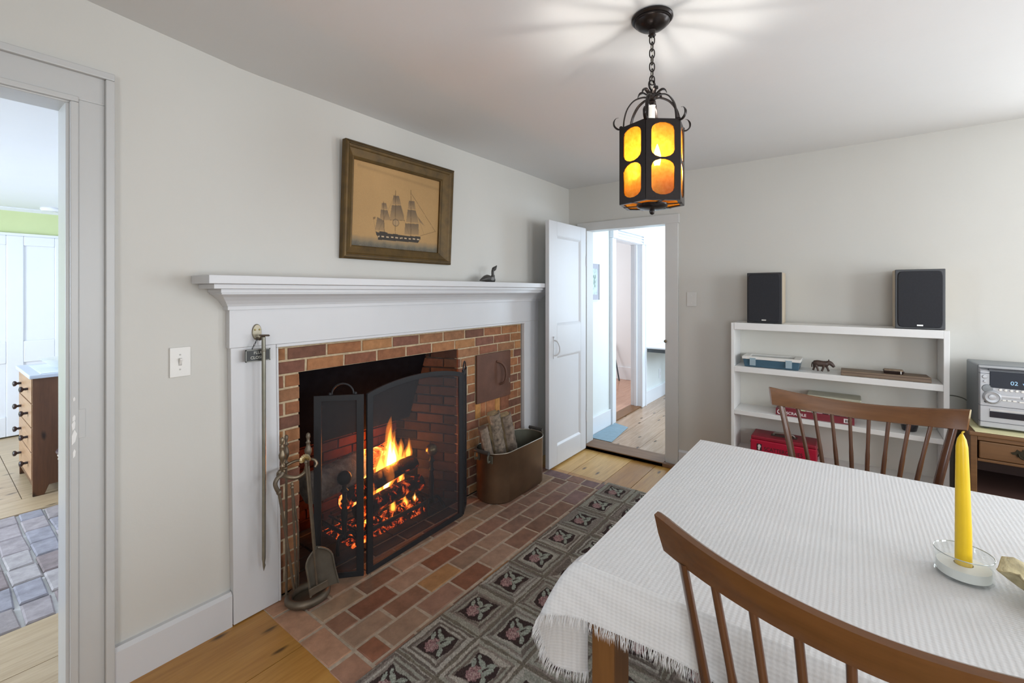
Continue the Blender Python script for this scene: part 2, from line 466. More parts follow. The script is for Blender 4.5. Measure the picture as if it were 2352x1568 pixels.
mo = m2.build('mortar_bed', plain('pale mortar', (.55, .54, .53), .9, bstr=.4), bo)
# white panelled door and casing far in that room
dd = thing('door_2', 'white panelled door under the lime green wall', 'door', (.6, 6.36, 0), 0, kind='structure')
mb = MB(); Y0, Y1 = 6.33, 6.37
for x0, x1 in ((.12, .235), (.505, .617), (.828, .98)): mb.box(x0, x1, Y0, Y1, .012, 1.908)
for z0, z1 in ((.012, .2), (.70, .905), (1.82, 1.908)):
    mb.box(.235, .505, Y0, Y1, z0, z1); mb.box(.617, .828, Y0, Y1, z0, z1)
mb.build('leaf', WHITE2, dd, bevel=.006)
for x0, x1 in ((.2355, .5045), (.6175, .8275)):
    for z0, z1 in ((.2, .70), (.905, 1.82)):
        bx('panel', WHITE2, dd, x0, x1, Y0 + .014, Y1 - .004, z0, z1, .002)
struct('trim_6', MB().box(-.05, .11, 6.355, 6.4, 0, 1.93).box(-.05, .999, 6.345, 6.4, 1.909, 1.935), WHITE2, 'white casing over the far panelled door')
sd = thing('smoke_detector', 'round white smoke detector on ceiling above far door', 'smoke detector', (.78, 6.15, LC), 0)
MB().lathe([(.075, 0), (.078, -.012), (.068, -.03), (.03, -.034)], (.78, 6.15, LC - .0005), 24).build('housing', WHITE2, sd, smooth=35)
MB().lathe([(.012, 0), (.012, -.004)], (.80, 6.12, LC - .035), 10).build('test_button', PLASTICW, sd)

# chest of drawers seen through the left doorway
ch = thing('chest_of_drawers', 'brown pine chest of drawers seen through left doorway', 'chest', (.75, 4.72, 0))
cx0, cx1, cy0, cy1 = .467, 1.0 - .05, 4.38, 5.03
mb = MB()
# side board with bracket-foot cut-out
for y0, y1 in ((cy0, cy0 + .022), (cy1 - .022, cy1)):
    mb.prism([(cx0, 0), (cx0 + .056, 0), (cx0 + .078, .06), (cx1 - .078, .06), (cx1 - .056, 0), (cx1, 0), (cx1, .792), (cx0, .792)], 'y', y0, y1)
mb.box(cx1 - .02, cx1, cy0 + .022, cy1 - .022, .06, .792)
mb.box(cx0 + .03, cx1 - .02, cy0 + .022, cy1 - .022, .06, .08)
mb.box(cx0 + .003, cx0 + .02, cy0 + .0225, cy1 - .0225, .06, .10)
mb.build('carcass', CHESTW, ch, bevel=.002)
bx('top', paint('pale blue grey top', (.52, .58, .68), .35), ch, cx0 - .018, cx1 + .005, cy0 - .018, cy1 + .018, .793, .818, .005)
bx('runner', paint('white runner', (.72, .78, .85), .6), ch, cx0 + .04, cx1 - .02, cy0 + .02, cy1 - .08, .8185, .8205, .0005)
zz = [(.625, .785), (.462, .615), (.295, .452), (.105, .285)]
KNOB = plain('dark wooden knob', (.035, .025, .03), .35)
DRW = wood('drawer front pine', (.28, .15, .08), (.45, .28, .17), 'y', .9, .4)
for z0, z1 in zz:
    d = MB().box(cx0 - .004, cx0 + .03, cy0 + .026, cy1 - .026, z0, z1).build('drawer', DRW, ch, bevel=.002)
    for y in (cy0 + .17, cy1 - .15):
        MB().lathe([(.008, 0), (.009, .01), (.008, .02), (.018, .028), (.02, .036), (.016, .042), (.004, .045)], (cx0 - .004, y, (z0 + z1) / 2), 14, axis=(-1, 0, 0)).build('knob', KNOB, d, smooth=35)
bw = MB().lathe([(.03, 0), (.045, .004), (.10, .04), (.135, .072), (.14, .074), (.132, .068), (.095, .036), (.04, .010), (.001, .008)], (.662, 4.60, .8215), 28).build('bowl', plain('cream ceramic', (.74, .76, .72), .3, var=.03), None, smooth=50)
tag(bw, 'white ceramic bowl on the pine chest', 'bowl')
# wicker basket by the chest
bk = thing('wicker_basket', 'pale wicker basket beside the brown pine chest', 'basket', (.70, 4.2, 0))
mb = MB()
for k in range(24):
    z = .004 + k * .0125; r = .105 + .0011 * k
    mb.tube([(.70 + (r + .003 * math.cos(9 * a + (k % 2) * PI)) * math.cos(a), 4.2 + (r + .003 * math.cos(9 * a + (k % 2) * PI)) * math.sin(a), z) for a in [2 * PI * i / 40 for i in range(41)]], .0072, 6)
mb.lathe([(.10, 0.001), (.10, .006)], (.70, 4.2, 0), 24)
mb.build('woven_body', plain('pale wicker', (.50, .44, .36), .8, var=.3, scale=50), bk, smooth=60)
MB().tube([(.70 + .135 * math.cos(a), 4.2 + .135 * math.sin(a), .312) for a in [2 * PI * i / 32 for i in range(33)]], .012, 8).build('rim', plain('dark plum rim', (.08, .05, .06), .4), bk, smooth=60)

# ------------------------------------------------------------------ hall beyond the right doorway
HZ0 = .03
mb = MB()
hy = [2.06, 1.95, 1.72, 1.45, 1.2, .95, .7, .3]
for i, (b, a) in enumerate(zip(hy[:-1], hy[1:])):
    k = random.uniform(.92, 1.08)
    mb.box(3.722, 7.2, a + .0018, b - .0018, 0, HZ0, (k, k * .99, k))
struct('floor_hall', mb, HALLFL, 'knotty pine boards of the hall')
struct('wall_hall_left', wall_mesh('y', 1.95, 2.058, 3.71, 7.2, HZ0, 2.5, [(4.345, 5.08, HZ0, 1.925)]), HALLW, 'pale wall of the hall')
struct('wall_hall_right', wall_mesh('y', .2, .3, 3.71, 7.3, 0, 2.5, [(4.3, 6.3, .8, 2.1)]), HALLW)
struct('wall_hall_end', MB().box(7.2, 7.3, .3, 4.6, 0, 2.5), HALLW)
struct('ceiling_hall', MB().box(3.7, 7.3, .2, 4.6, 2.42, 2.5), WHITE2)
struct('baseboard_hall', MB().box(3.71, 4.23, 1.93, 1.9495, HZ0, .19).box(5.19, 7.2, 1.93, 1.9495, HZ0, .19), WHITE2, 'white baseboard of the hall', bevel=.004)
mb = MB()
for x0, x1 in ((4.235, 4.345), (5.08, 5.185)):
    mb.box(x0, x1, 1.927, 1.95, HZ0, 1.924)
    e = x0 - .003 if x0 < 4.5 else x1 - .017
    mb.box(e, e + .02, 1.915, 1.95, HZ0, 1.924)
    mb.box(x0 - .004, x1 + .004, 1.905, 1.95, 1.925, 2.04)
for z0, z1, p in ((1.925, 1.945, .02), (1.955, 1.972, .03), (1.985, 2.0, .04), (2.012, 2.04, .05)): mb.box(4.35, 5.076, 1.93 - p * .6, 1.95, z0, z1)
mb.box(4.35, 5.075, 1.9325, 1.95, 1.926, 2.038)
mb.box(5.0785, 5.095, 1.9505, 2.07, HZ0, 1.9235); mb.box(4.33, 4.3465, 1.9505, 2.07, HZ0, 1.9235); mb.box(4.33, 5.095, 1.9505, 2.07, 1.9236, 1.94)
mb.box(5.06, 5.08, 1.99, 2.02, HZ0, 1.93)
struct('trim_7', mb, WHITE2, 'white moulded casing in the hall', bevel=.003)
struct('trim_8', MB().box(4.345, 5.08, 1.94, 2.075, HZ0 - .005, HZ0 + .012), TABLEW, 'brown threshold in the hall', bevel=.003)
# blue painted mat
mt = MB().hexa([(3.735, 1.70, .031), (4.24, 1.755, .031), (4.305, 1.925, .031), (3.735, 1.925, .031), (3.735, 1.70, .036), (4.24, 1.755, .036), (4.305, 1.925, .036), (3.735, 1.925, .036)]).build('door_mat', plain('blue grey mat', (.24, .34, .40), .6, var=.1), None, bevel=.002)
tag(mt, 'flat blue-grey mat on pine hall floor behind open door', 'mat')
# framed print on the hall wall
fp = thing('framed_print', 'small framed print with grey-mauve mat on hall wall', 'picture', (3.87, 1.94, 1.30))
a0, a1, b0, b1 = 3.775, 3.966, 1.30, 1.641
MB().box(a0, a1, 1.938, 1.9488, b0, b1).build('mat_board', paint('mauve mat', (.42, .42, .48), .7), fp)
mb = MB()
for q in ((a0 - .008, a0, b0 - .008, b1 + .008), (a1, a1 + .008, b0 - .008, b1 + .008)): mb.box(q[0], q[1], 1.93, 1.949, q[2], q[3])
mb.box(a0, a1, 1.93, 1.949, b0 - .008, b0); mb.box(a0, a1, 1.93, 1.949, b1, b1 + .008)
mb.build('frame', paint('pale wood frame', (.7, .72, .75), .4), fp)
MB().box(a0 + .035, a1 - .035, 1.9365, 1.938, b0 + .05, b1 - .045).build('print', plain('green grey print', (.50, .60, .58), .6, var=.3, scale=25), fp)
mb = MB()
for k in range(9): mb.ball((3.872 + random.uniform(-.02, .02), 1.9362, 1.48 + random.uniform(-.05, .06)), .012, 8, 6, (1, .04, 1.3))
mb.build('plant_drawing', plain('grey green drawing', (.25, .33, .30), .7), fp)
# wall table in the hall
ht = thing('hall_table', 'white-topped table with dark edge against hall wall', 'table', (5.75, 1.6, HZ0))
mb = MB(); mb.box(5.18, 6.45, 1.40, 1.915, .705, .725); mb.build('tabletop', WHITE2, ht, bevel=.006)
mb = MB(); mb.box(5.185, 6.44, 1.405, 1.42, .665, .7045); mb.box(5.185, 5.20, 1.42, 1.91, .665, .7045)
mb.prism([(5.2, .7045), (5.2, .66), (5.35, .655), (5.5, .63), (5.6, .59), (5.6, .7045)], 'y', 1.62, 1.64); mb.build('apron', plain('dark painted edge', (.06, .07, .075), .5), ht)
mb = MB(); mb.lathe([(.035, .06), (.03, .2), (.05, .35), (.03, .5), (.05, .66)], (5.85, 1.66, HZ0), 16); mb.build('pedestal', TABLEW, ht, smooth=40)
for a in (PI, PI * .5 + PI, 0, PI * .5):
    MB().tube(bez([(5.85, 1.66, .14), (5.85 + .2 * math.cos(a), 1.66 + .12 * math.sin(a), .12), (5.85 + .62 * math.cos(a) * (1 if abs(math.cos(a)) > .5 else .4), 1.66 + .2 * math.sin(a), .052)], 6), [.03] * 6 + [.026] * 5 + [.022] * 2, 8).build('foot', TABLEW, ht, smooth=40)
for nm, (x, z), lab, cat in (('outlet_plate', (5.734, .33), 'pale outlet plate low on hall wall under the white table', 'outlet'), ('hall_switch_plate', (5.419, 1.46), 'pale switch plate on hall wall above the white table', 'switch')):
    o = thing(nm, lab, cat, (x, 1.949, z))
    bx('plate', WHITE2, o, x - .036, x + .036, 1.943, 1.9492, z - .058, z + .058, .002)
    bx('insert', PLASTICW, o, x - .008, x + .008, 1.939, 1.943, z - .018, z + .018, .001)
# room beyond the hall
struct('floor_back_room', MB().box(3.71, 7.2, 2.06, 4.6, 0, .028), PINKFL, 'reddish strip floor of the back room')
struct('wall_back_room', MB().box(6.55, 6.65, 2.06, 4.6, .028, 2.42), PINKW, 'pale pink wall of the back room')
struct('wall_back_room_far', MB().box(3.71, 7.3, 4.5, 4.6, 0, 2.5), PINKW)
struct('wall_back_room_side', MB().box(3.71, 3.8, 2.16, 4.5, 0, 2.5), PINKW)
struct('baseboard_back_room', MB().box(6.525, 6.5495, 2.07, 4.5, .028, .22), WHITE2, 'tall white baseboard in the back room', bevel=.004)
st = thing('walking_stick', 'thin dark walking stick leaning in the back room', 'stick', (6.42, 2.82, .03))
MB().tube([(6.40, 2.79, .031), (6.50, 2.914, .43), (6.512, 2.935, .53)], [.012, .012, .013], 8).build('shaft', plain('dark grey stick', (.07, .08, .09), .4), st, smooth=40)
MB().tube(bez([(6.512, 2.935, .53), (6.512, 2.945, .565), (6.50, 2.965, .58), (6.48, 2.985, .56)], 4), .012, 8).build('crook', plain('dark grey crook', (.06, .06, .06), .4), st, smooth=40)
# ------------------------------------------------------------------ mantel
mt = thing('fireplace_mantel', 'white wooden fireplace mantel with moulded shelf', 'mantel', (1.9, 2.03, 0))
YM = 2.025; YB = YW - .0012
# left leg leans a touch out of plumb
MB().hexa([(.785, YM, .0058), (.968, YM, .0058), (.968, YB, .0058), (.785, YB, .0058), (.773, YM, 1.146), (.955, YM, 1.146), (.955, YB, 1.146), (.773, YB, 1.146)]).build('pilaster', TRIM, mt, bevel=.0015)
MB().box(2.852, 3.040, YM, YB, .0058, 1.146).build('pilaster', TRIM, mt, bevel=.0015)
bx('frieze', TRIM, mt, .768, 3.043, YM - .001, YB, 1.1465, 1.304, .0015)
mb = MB()     # rounded bead framing the brick opening
mb.hexa([(.968, YM - .004, .0058), (.977, YM - .004, .0058), (.977, 2.05, .0058), (.968, 2.05, .0058), (.9552, YM - .004, 1.132), (.964, YM - .004, 1.132), (.964, 2.05, 1.132), (.9552, 2.05, 1.132)])
mb.box(2.842, 2.8518, YM - .004, 2.05, .0058, 1.132)
mb.box(.955, 2.8518, YM - .005, 2.05, 1.132, 1.1462)
mb.build('opening_bead', TRIM, mt, bevel=.003, seg=3)
MX0, MX1 = .770, 3.042
def ext_ring(o, ox, z):
    return [(MX0 - ox, YB, z), (MX0 - ox, YM - o, z), (MX1 + ox, YM - o, z), (MX1 + ox, YB, z)]
prof = [(.013, .012, 1.304), (.013, .012, 1.319), (.020, .016, 1.3195), (.024, .020, 1.328), (.036, .030, 1.342), (.056, .044, 1.357), (.082, .058, 1.368), (.088, .062, 1.3685), (.088, .062, 1.3745), (.100, .068, 1.375), (.100, .068, 1.3895)]
mb = MB(); mb.loft([ext_ring(*p) for p in prof]); mb.build('cornice', TRIM, mt)
mb = MB(); mb.loft([ext_ring(.122, .100, 1.390), ext_ring(.122, .100, 1.4085)]); mb.build('bed_moulding', TRIM, mt, bevel=.002)
mb = MB(); mb.loft([ext_ring(.1445, .124, 1.409), ext_ring(.1445, .124, 1.442)]); mb.build('mantel_shelf', TRIM, mt, bevel=.0025)
SHZ = 1.4425

# ------------------------------------------------------------------ brickwork
bf = thing('brick_fireplace', 'red brick fireplace with open firebox', 'fireplace', (1.6, 2.06, 0))
YF = 2.052
pal = [srgb(152, 106, 72), srgb(140, 94, 66), srgb(128, 84, 64), srgb(148, 100, 68), srgb(118, 80, 66), srgb(140, 100, 72), srgb(110, 76, 62), srgb(158, 114, 76)]
def pcol(u=None):
    c = random.choice(pal); k = random.uniform(.88, 1.08); return tuple(q * k for q in c)
mb = MB(); N = (0, -1, 0); S = (1, 0, 0); T = (0, 0, 1); O = (0, YF, 0)
zt = 1.125; g = .0052
def course(k): return zt - .0625 * (k + 1), zt - .0625 * k
def run(s0, s1, joints, k, d=.06):
    z0, z1 = course(k); z0 = max(z0, .003); js = [s0] + [j for j in joints if s0 + .012 < j < s1 - .012] + [s1]
    for a, b in zip(js[:-1], js[1:]):
        brick(mb, O, S, T, N, a + (g if a > s0 else 0.0), b - (g if b < s1 else 0.0), z0 + g, z1 - g * .8, d, pcol())
run(.972, 2.838, [1.015 + .198 * n for n in range(12)], 0)
run(.972, 2.838, [1.107 + .2 * n for n in range(12)], 1)
for k in range(2, 18):
    run(.972, 1.076, [1.005] if k % 2 == 0 else [], k)
    z0, z1 = course(k)
    if z1 > .945 or z1 <= .50:
        run(2.138, 2.838, [2.138 + (.105 if k % 2 else .21) + .205 * n for n in range(5)], k)
    elif z1 > .605:
        run(2.138, 2.303, [2.23] if k % 2 == 0 else [2.165], k)
        run(2.688, 2.838, [2.80] if k % 2 == 0 else [2.745], k)
    else:
        run(2.138, 2.303, [2.23] if k % 2 == 0 else [], k); run(2.688, 2.838, [], k)
# soldier course under the bake oven
x = 2.305
while x < 2.68:
    w = random.choice([.055, .06, .058, .1]); x1 = min(x + w, 2.686)
    if 2.686 - x1 < .03: x1 = 2.686
    brick(mb, O, S, T, N, x + .003, x1 - .003, .503, .604, .05, random.choice([srgb(160, 105, 70), srgb(140, 90, 66), srgb(178, 128, 74), srgb(130, 84, 62)]))
    x = x1
mb.build('brick_face', BRICK, bf)
mb = MB(); mb.box(.971, 1.072, YF + .005, 2.16, 0.008, 1.1375); mb.box(2.142, 2.843, YF + .005, 2.16, .008, 1.1375); mb.box(1.072, 2.142, YF + .005, 2.16, 1.003, 1.1375)
mb.build('mortar', MORTAR, bf)
# firebox: splayed cheeks
YBK = 2.50
def cheek(xa, xb, name, inward, sootx):
    m = MB(); a = V((xa, YF + .01, 0)); b = V((xb, YBK, 0)); L = (b - a).length; Sd = (b - a) / L
    Nn = V((Sd.y, -Sd.x, 0)); 
    if Nn.x * inward < 0: Nn = -Nn
    for k in range(-2, 18):
        z0, z1 = zt - .0625 * (k + 1), zt - .0625 * k; z0 = max(z0, .003)
        off = .0 if k % 2 else .1; s = 0.0; js = [0.0]
        while s < L: 
            s = (s + .2) if s > 0 else (.1 if k % 2 else .2); js.append(min(s, L))
        for p, q in zip(js[:-1], js[1:]):
            if q - p < .015: continue
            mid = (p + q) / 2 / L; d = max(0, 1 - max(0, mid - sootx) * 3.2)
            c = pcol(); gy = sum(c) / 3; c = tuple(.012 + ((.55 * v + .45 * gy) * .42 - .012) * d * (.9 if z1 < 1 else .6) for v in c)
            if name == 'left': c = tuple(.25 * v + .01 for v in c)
            brick(m, a, Sd, (0, 0, 1), Nn, p + .003, q - .003, z0 + .004, z1 - .004, .05, c)
    m.build('firebox_cheek', BRICK, bf)
    e = .012; m2 = MB()
    p0 = a - Nn * e; p1 = b - Nn * e; p2 = p1 - Nn * .12; p3 = p0 - Nn * .12
    m2.hexa([(*p[:2], .008) for p in (p0, p1, p2, p3)] + [(*p[:2], 1.30) for p in (p0, p1, p2, p3)]); m2.build('sooty_joint_bed', plain('sooty mortar', (.075, .06, .048), .95, var=.4, bstr=.4), bf)
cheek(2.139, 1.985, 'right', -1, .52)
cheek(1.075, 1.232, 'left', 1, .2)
m = MB()      # fire back: glowing-lit brick low down, sooty throat leaning forward above
FB = vcol('fire back brick', .95, 20, .4, .6, 60)
for k in range(9):
    z0 = .006 + k * .0592; off = .1 if k % 2 else .0
    js = [1.2] + [1.25 + off + .2 * n for n in range(5) if 1.25 + off + .2 * n < 2.0] + [2.03]
    for p, q in zip(js[:-1], js[1:]):
        brick(m, (0, YBK, 0), (1, 0, 0), (0, 0, 1), (0, -1, 0), p + .003, q - .003, z0 + .003, z0 + .0565, .04, tuple(v * .55 for v in random.choice([srgb(120, 62, 45), srgb(105, 55, 42), srgb(92, 52, 44)])))
m.build('fireback', FB, bf)
m = MB(); m.box(1.15, 2.1, YBK + .012, YBK + .08, 0.008, 1.3)
m.hexa([(1.19, YBK - .10, .525), (2.045, YBK - .10, .525), (2.03, YBK + .012, .535), (1.2, YBK + .012, .535), (1.14, YBK - .23, 1.0), (2.10, YBK - .23, 1.0), (2.03, YBK + .01, 1.0), (1.2, YBK + .01, 1.0)])
m.box(1.0, 2.25, 2.165, YBK + .08, 1.3, 1.36)
m.build('smoke_chamber', SOOT, bf)

# oven door
od = thing('oven_door', 'rusty iron bake-oven door with curved handle in brickwork', 'oven door', (2.495, 2.04, .607))
MB().box(2.306, 2.684, 2.036, 2.0505, .607, .941).build('door_plate', RUST, od, bevel=.002)
MB().tube(bez([(2.518, 2.036, .875), (2.545, 2.012, .862), (2.572, 1.998, .82), (2.576, 1.995, .77), (2.568, 2.003, .725), (2.555, 2.036, .706)], 5), .0085, 8).build('handle', RUST, od, smooth=50)
MB().box(2.664, 2.67, 2.0335, 2.036, .70, .735).build('latch_mark', plain('bare steel', (.4, .33, .28), .4, .6), od)

# ------------------------------------------------------------------ hearth
he = thing('brick_hearth', 'red brick hearth laid flush in pine floor', 'hearth', (1.93, 1.75, 0))
mb = MB(); O = (0, 0, .0035); N = (0, 0, 1); S = (1, 0, 0); T = (0, 1, 0)
hp = [srgb(142, 108, 90), srgb(132, 102, 86), srgb(152, 124, 104), srgb(120, 88, 74), srgb(144, 118, 98), srgb(154, 128, 104), srgb(124, 92, 74)]
def hcol(x, y):
    c = random.choice(hp); k = random.uniform(.85, 1.05)
    if x < 1.75 and y < 1.65 and random.random() < .6: c = random.choice([srgb(130, 86, 64), srgb(158, 118, 78), srgb(118, 78, 60), srgb(134, 98, 78)])
    if x > 2.5 and random.random() < .6: c = random.choice([srgb(132, 100, 86), srgb(126, 98, 92), srgb(140, 112, 100)])  # right-end bricks turned purple-grey: light sheen put into their colour
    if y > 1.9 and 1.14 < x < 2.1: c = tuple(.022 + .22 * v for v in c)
    return tuple(v * k for v in c)
rows = [1.31, 1.41, 1.525, 1.635, 1.747, 1.855, 1.962, 2.052]
for i, (a, b) in enumerate(zip(rows[:-1], rows[1:])):
    base = [1.004, 1.106, 1.211, 1.117, 1.018, 1.12, 1.018][i]
    js = [1.012] + [base + .2065 * n for n in range(0, 10) if 1.03 < base + .2065 * n < 2.83] + [2.848]
    for p, q in zip(js[:-1], js[1:]):
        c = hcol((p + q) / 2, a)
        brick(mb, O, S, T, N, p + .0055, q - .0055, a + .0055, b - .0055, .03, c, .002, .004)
for y0, y1 in ((1.31, 1.518), (1.518, 1.73), (1.73, 1.94), (1.94, 2.052)):
    brick(mb, O, S, T, N, .898 if y0 < 1.5 else .905, 1.012 - .0055, y0 + .0055, y1 - .0055, .03, random.choice([srgb(170, 130, 104), srgb(150, 112, 90), srgb(136, 92, 74)]), .002, .004)
for y0, y1 in ((1.31, 1.43), (1.43, 1.545), (1.545, 1.66), (1.66, 1.86), (1.86, 2.052)):
    brick(mb, O, S, T, N, 2.848 + .0055, 2.955, y0 + .004, y1 - .004, .03, random.choice([srgb(130, 100, 92), srgb(122, 98, 96), srgb(136, 104, 90)]), .002, .004)  # end column carries the same purple-grey light sheen in its colour
mb.build('hearth_bricks', HBRICK, he)
MB().box(  .904, 2.953, 1.308, 2.055, -.04, .0008).build('mortar_bed', HMORTAR, he)
mb = MB()
for i in range(5):
    for j in range(6):
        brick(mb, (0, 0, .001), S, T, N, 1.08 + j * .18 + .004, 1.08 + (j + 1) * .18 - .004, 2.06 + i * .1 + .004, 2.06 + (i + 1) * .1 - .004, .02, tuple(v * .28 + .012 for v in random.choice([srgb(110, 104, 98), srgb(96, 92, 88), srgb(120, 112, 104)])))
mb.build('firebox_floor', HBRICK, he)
MB().box(1.05, 2.2, 2.056, 2.56, -.04, -.003).build('ash_bed', plain('ash dark', (.03, .028, .027), .95, bstr=.5), he)

# ------------------------------------------------------------------ fire
an_mat = plain('andiron black', (.02, .02, .02), .45, .6)
ANB = plain('andiron brass ball', (.34, .26, .14), .28, .95)
for nm, (ax, ay), lab in (('a', (1.373, 2.155), 'all-black andiron with ball top at left of the burning logs'), ('b', (1.946, 2.10), 'black andiron with brass ball top right of the burning logs')):
    t = thing('andiron', lab, 'andiron', (ax, ay, 0), 0, 'andirons in the firebox')
    s = -1 if nm == 'a' else 1
    MB().lathe([(.016, .06), (.018, .075), (.012, .09), (.014, .14), (.018, .2), (.012, .235), (.011, .25), (.02, .262), (.011, .275), (.012, .305), (.022, .318), (.012, .33), (.012, .35)], (ax, ay, 0), 14).build('post', an_mat, t, smooth=50)
    MB().ball((ax, ay, .385), .038, 18, 12).build('ball_top', ANB if nm == 'b' else an_mat, t, smooth=180)
    mb = MB()
    for q in (-1, 1): mb.tube(bez([(ax, ay, .075), (ax + q * .035, ay - .01, .085), (ax + q * .058, ay - .03, .05), (ax + q * .068, ay - .045, .0145)], 5), .010, 8)
    mb.build('foot', an_mat, t, smooth=50)
    MB().tube([(ax, ay + .002, .085), (ax, ay + .06, .085), (ax, ay + .32, .085), (ax, ay + .325, .013)], [.011, .011, .011, .010], 8).build('log_bar', an_mat, t, smooth=50)
# grate
gr = thing('fire_grate', 'low black iron grate under the burning logs', 'grate', (1.66, 2.24, 0))
mb = MB()
for y in (2.165, 2.23, 2.30, 2.37): MB().tube([(1.425, y, .112), (1.905, y, .112)], .0085, 8).build('bar', an_mat, gr, smooth=50)
MB().box(1.42, 1.91, 2.10, 2.112, .058, .08).build('front_rail', plain('grey hot bar', (.10, .09, .09), .6, .4), gr, bevel=.002)
mb = MB()
for x in (1.42, 1.58, 1.74, 1.905): MB().tube([(x, 2.1125, .085), (x, 2.118, .094), (x, 2.13, .096), (x, 2.38, .096)], .006, 6).build('cross_bar', an_mat, gr)
mb = MB()
for x in (1.43, 1.895):
    for y in (2.13, 2.36): MB().tube([(x, y, .098), (x, y, .0035)], .007, 6).build('leg', an_mat, gr)

def log_mesh(a, b, r, n=16, k=18, wob=.12, seed=0, squash=1.0):
    R = random.Random(seed); a, b = V(a), V(b); d = (b - a); L = d.length; d.normalize()
    u = d.orthogonal().normalized(); w = d.cross(u); ph = [R.uniform(0, 6.28) for _ in range(6)]; rings = []
    for i in range(k):
        t = i / (k - 1); c = a + d * (L * t) + u * (.006 * math.sin(5 * t + ph[0])) + w * (.006 * math.cos(4 * t + ph[1]))
        ring = []
        for j in range(n):
            th = 2 * PI * j / n
            rr = r * (1 + wob * (.5 * math.sin(3 * th + ph[2] + t * 2) + .35 * math.sin(7 * th + ph[3] + 3 * t) + .25 * R.uniform(-1, 1)))
            if i in (0, k - 1): rr *= .93
            ring.append(c + u * (rr * math.cos(th)) + w * (rr * math.sin(th) * squash))
        rings.append(ring)
    return MB().loft(rings)

def glow_log(name, dark, hot, strength, thr=.52, scale=16):
    t = NT(name); v = t.coord()
    a = t.noise(v, scale, 6, .7, .4)
    f = t.ramp(a, [(thr, 0.0), (thr + .13, 1.0)])
    b = t.bsdf(dark, .95)
    h = t.ramp(a, [(thr, (1, .03, .0)), (thr + .10, (1, .16, .02)), (thr + .24, (1, .5, .12))])
    t.l(h, b.inputs['Emission Color'])
    mm = t.n('ShaderNodeMath', operation='MULTIPLY'); mm.inputs[1].default_value = strength
    t.l(f, mm.inputs[0]); t.l(mm.outputs[0], b.inputs['Emission Strength'])
    t.bump(a, .8, .01)
    return t.m
GL1 = glow_log('burning log', (.03, .014, .01), 1, 2.2, .56)
GL2 = glow_log('fiercely burning log', (.05, .02, .012), 1, 7, .44, 14)
EMB = glow_log('ember bed glow', (.025, .014, .012), 1, 3.0, .50, 26)
G = 'logs in the fire'
def fire_log(a, b, r, m, seed, lab, sq=.9, **k):
    o = log_mesh(a, b, r, seed=seed, squash=sq, **k).build('burning_log', m, None, smooth=60)
    tag(o, lab, 'log', G); return o
fire_log((1.235, 2.25, .345), (1.60, 2.36, .345), .085, LOGG, 3, 'thick grey ashy log at the left back of the fire')
fire_log((1.65, 2.385, .335), (1.86, 2.395, .345), .066, GL2, 4, 'glowing yellow log behind the tallest flame')
fire_log((1.455, 2.255, .235), (1.93, 2.235, .285), .046, GL1, 5, 'charred upper front log under the flames')
fire_log((1.45, 2.165, .163), (1.925, 2.175, .183), .047, GL1, 6, 'charred lower front log resting on the grate')
fire_log((1.46, 2.31, .165), (1.90, 2.34, .165), .044, GL2, 8, 'glowing log at the bottom back of the grate')
# ember bed under the grate
pts = []
for i in range(36):
    row = []
    for j in range(16):
        x = 1.40 + .54 * i / 35; y = 2.12 + .30 * j / 15
        e = min(1, i / 4, (35 - i) / 4, j / 2, (15 - j) / 3)
        row.append((x, y, .006 + .06 * max(0, e) * (.55 + .45 * math.sin(i * 1.7 + j * 2.3) * math.cos(j * 1.1 - i * .6))))
    pts.append(row)
eb = MB().grid(pts).build('ember_bed', EMB, None, smooth=180); tag(eb, 'bed of red embers under the iron grate', 'embers', None, 'stuff')
# ember coals standing on the grate
mb = MB(); R = random.Random(5)
for k in range(34):
    x = R.uniform(1.44, 1.90); y = R.uniform(2.14, 2.20); z = R.uniform(.02, .10)
    mb.ball((x, y - .02, z), R.uniform(.009, .02), 7, 5, (1, .8, R.uniform(.8, 1.7)))
co = mb.build('coals', EMB, None, smooth=70); tag(co, 'small red-hot coals heaped along the front of the grate', 'coals', None, 'stuff')

def flame_mat(name, col, strength):
    t = NT(name)
    e = t.n('ShaderNodeEmission'); e.inputs['Color'].default_value = (*col, 1); e.inputs['Strength'].default_value = strength
    t.l(e.outputs[0], t.out.inputs['Volume']); return t.m
F1 = flame_mat('flame outer', (1, .24, .02), 42)
F2 = flame_mat('flame middle', (1, .40, .05), 170)
F3 = flame_mat('flame core', (1, .72, .26), 380)
def tongue(base, h, r, lean=(0, 0), seed=0, wob=.25):
    R = random.Random(seed); p1, p2 = R.uniform(0, 6), R.uniform(0, 6); path = []; rad = []
    K = 16
    for i in range(K):
        t = i / (K - 1)
        path.append((base[0] + lean[0] * t + wob * r * 1.3 * math.sin(5.5 * t + p1) * t, base[1] + lean[1] * t + wob * r * .8 * math.sin(4 * t + p2) * t, base[2] + h * t))
        rad.append(max(.0012, r * (math.sin(PI * min(1, (t * .86 + .14)) ** .8) ** .9) * (1 + .22 * math.sin(9 * t + p2))))
    return path, rad
fl = thing('fire_flames', 'bright yellow flames rising from the burning logs', 'flames', (1.68, 2.2, .12))
outer = MB(); mid = MB(); core = MB()
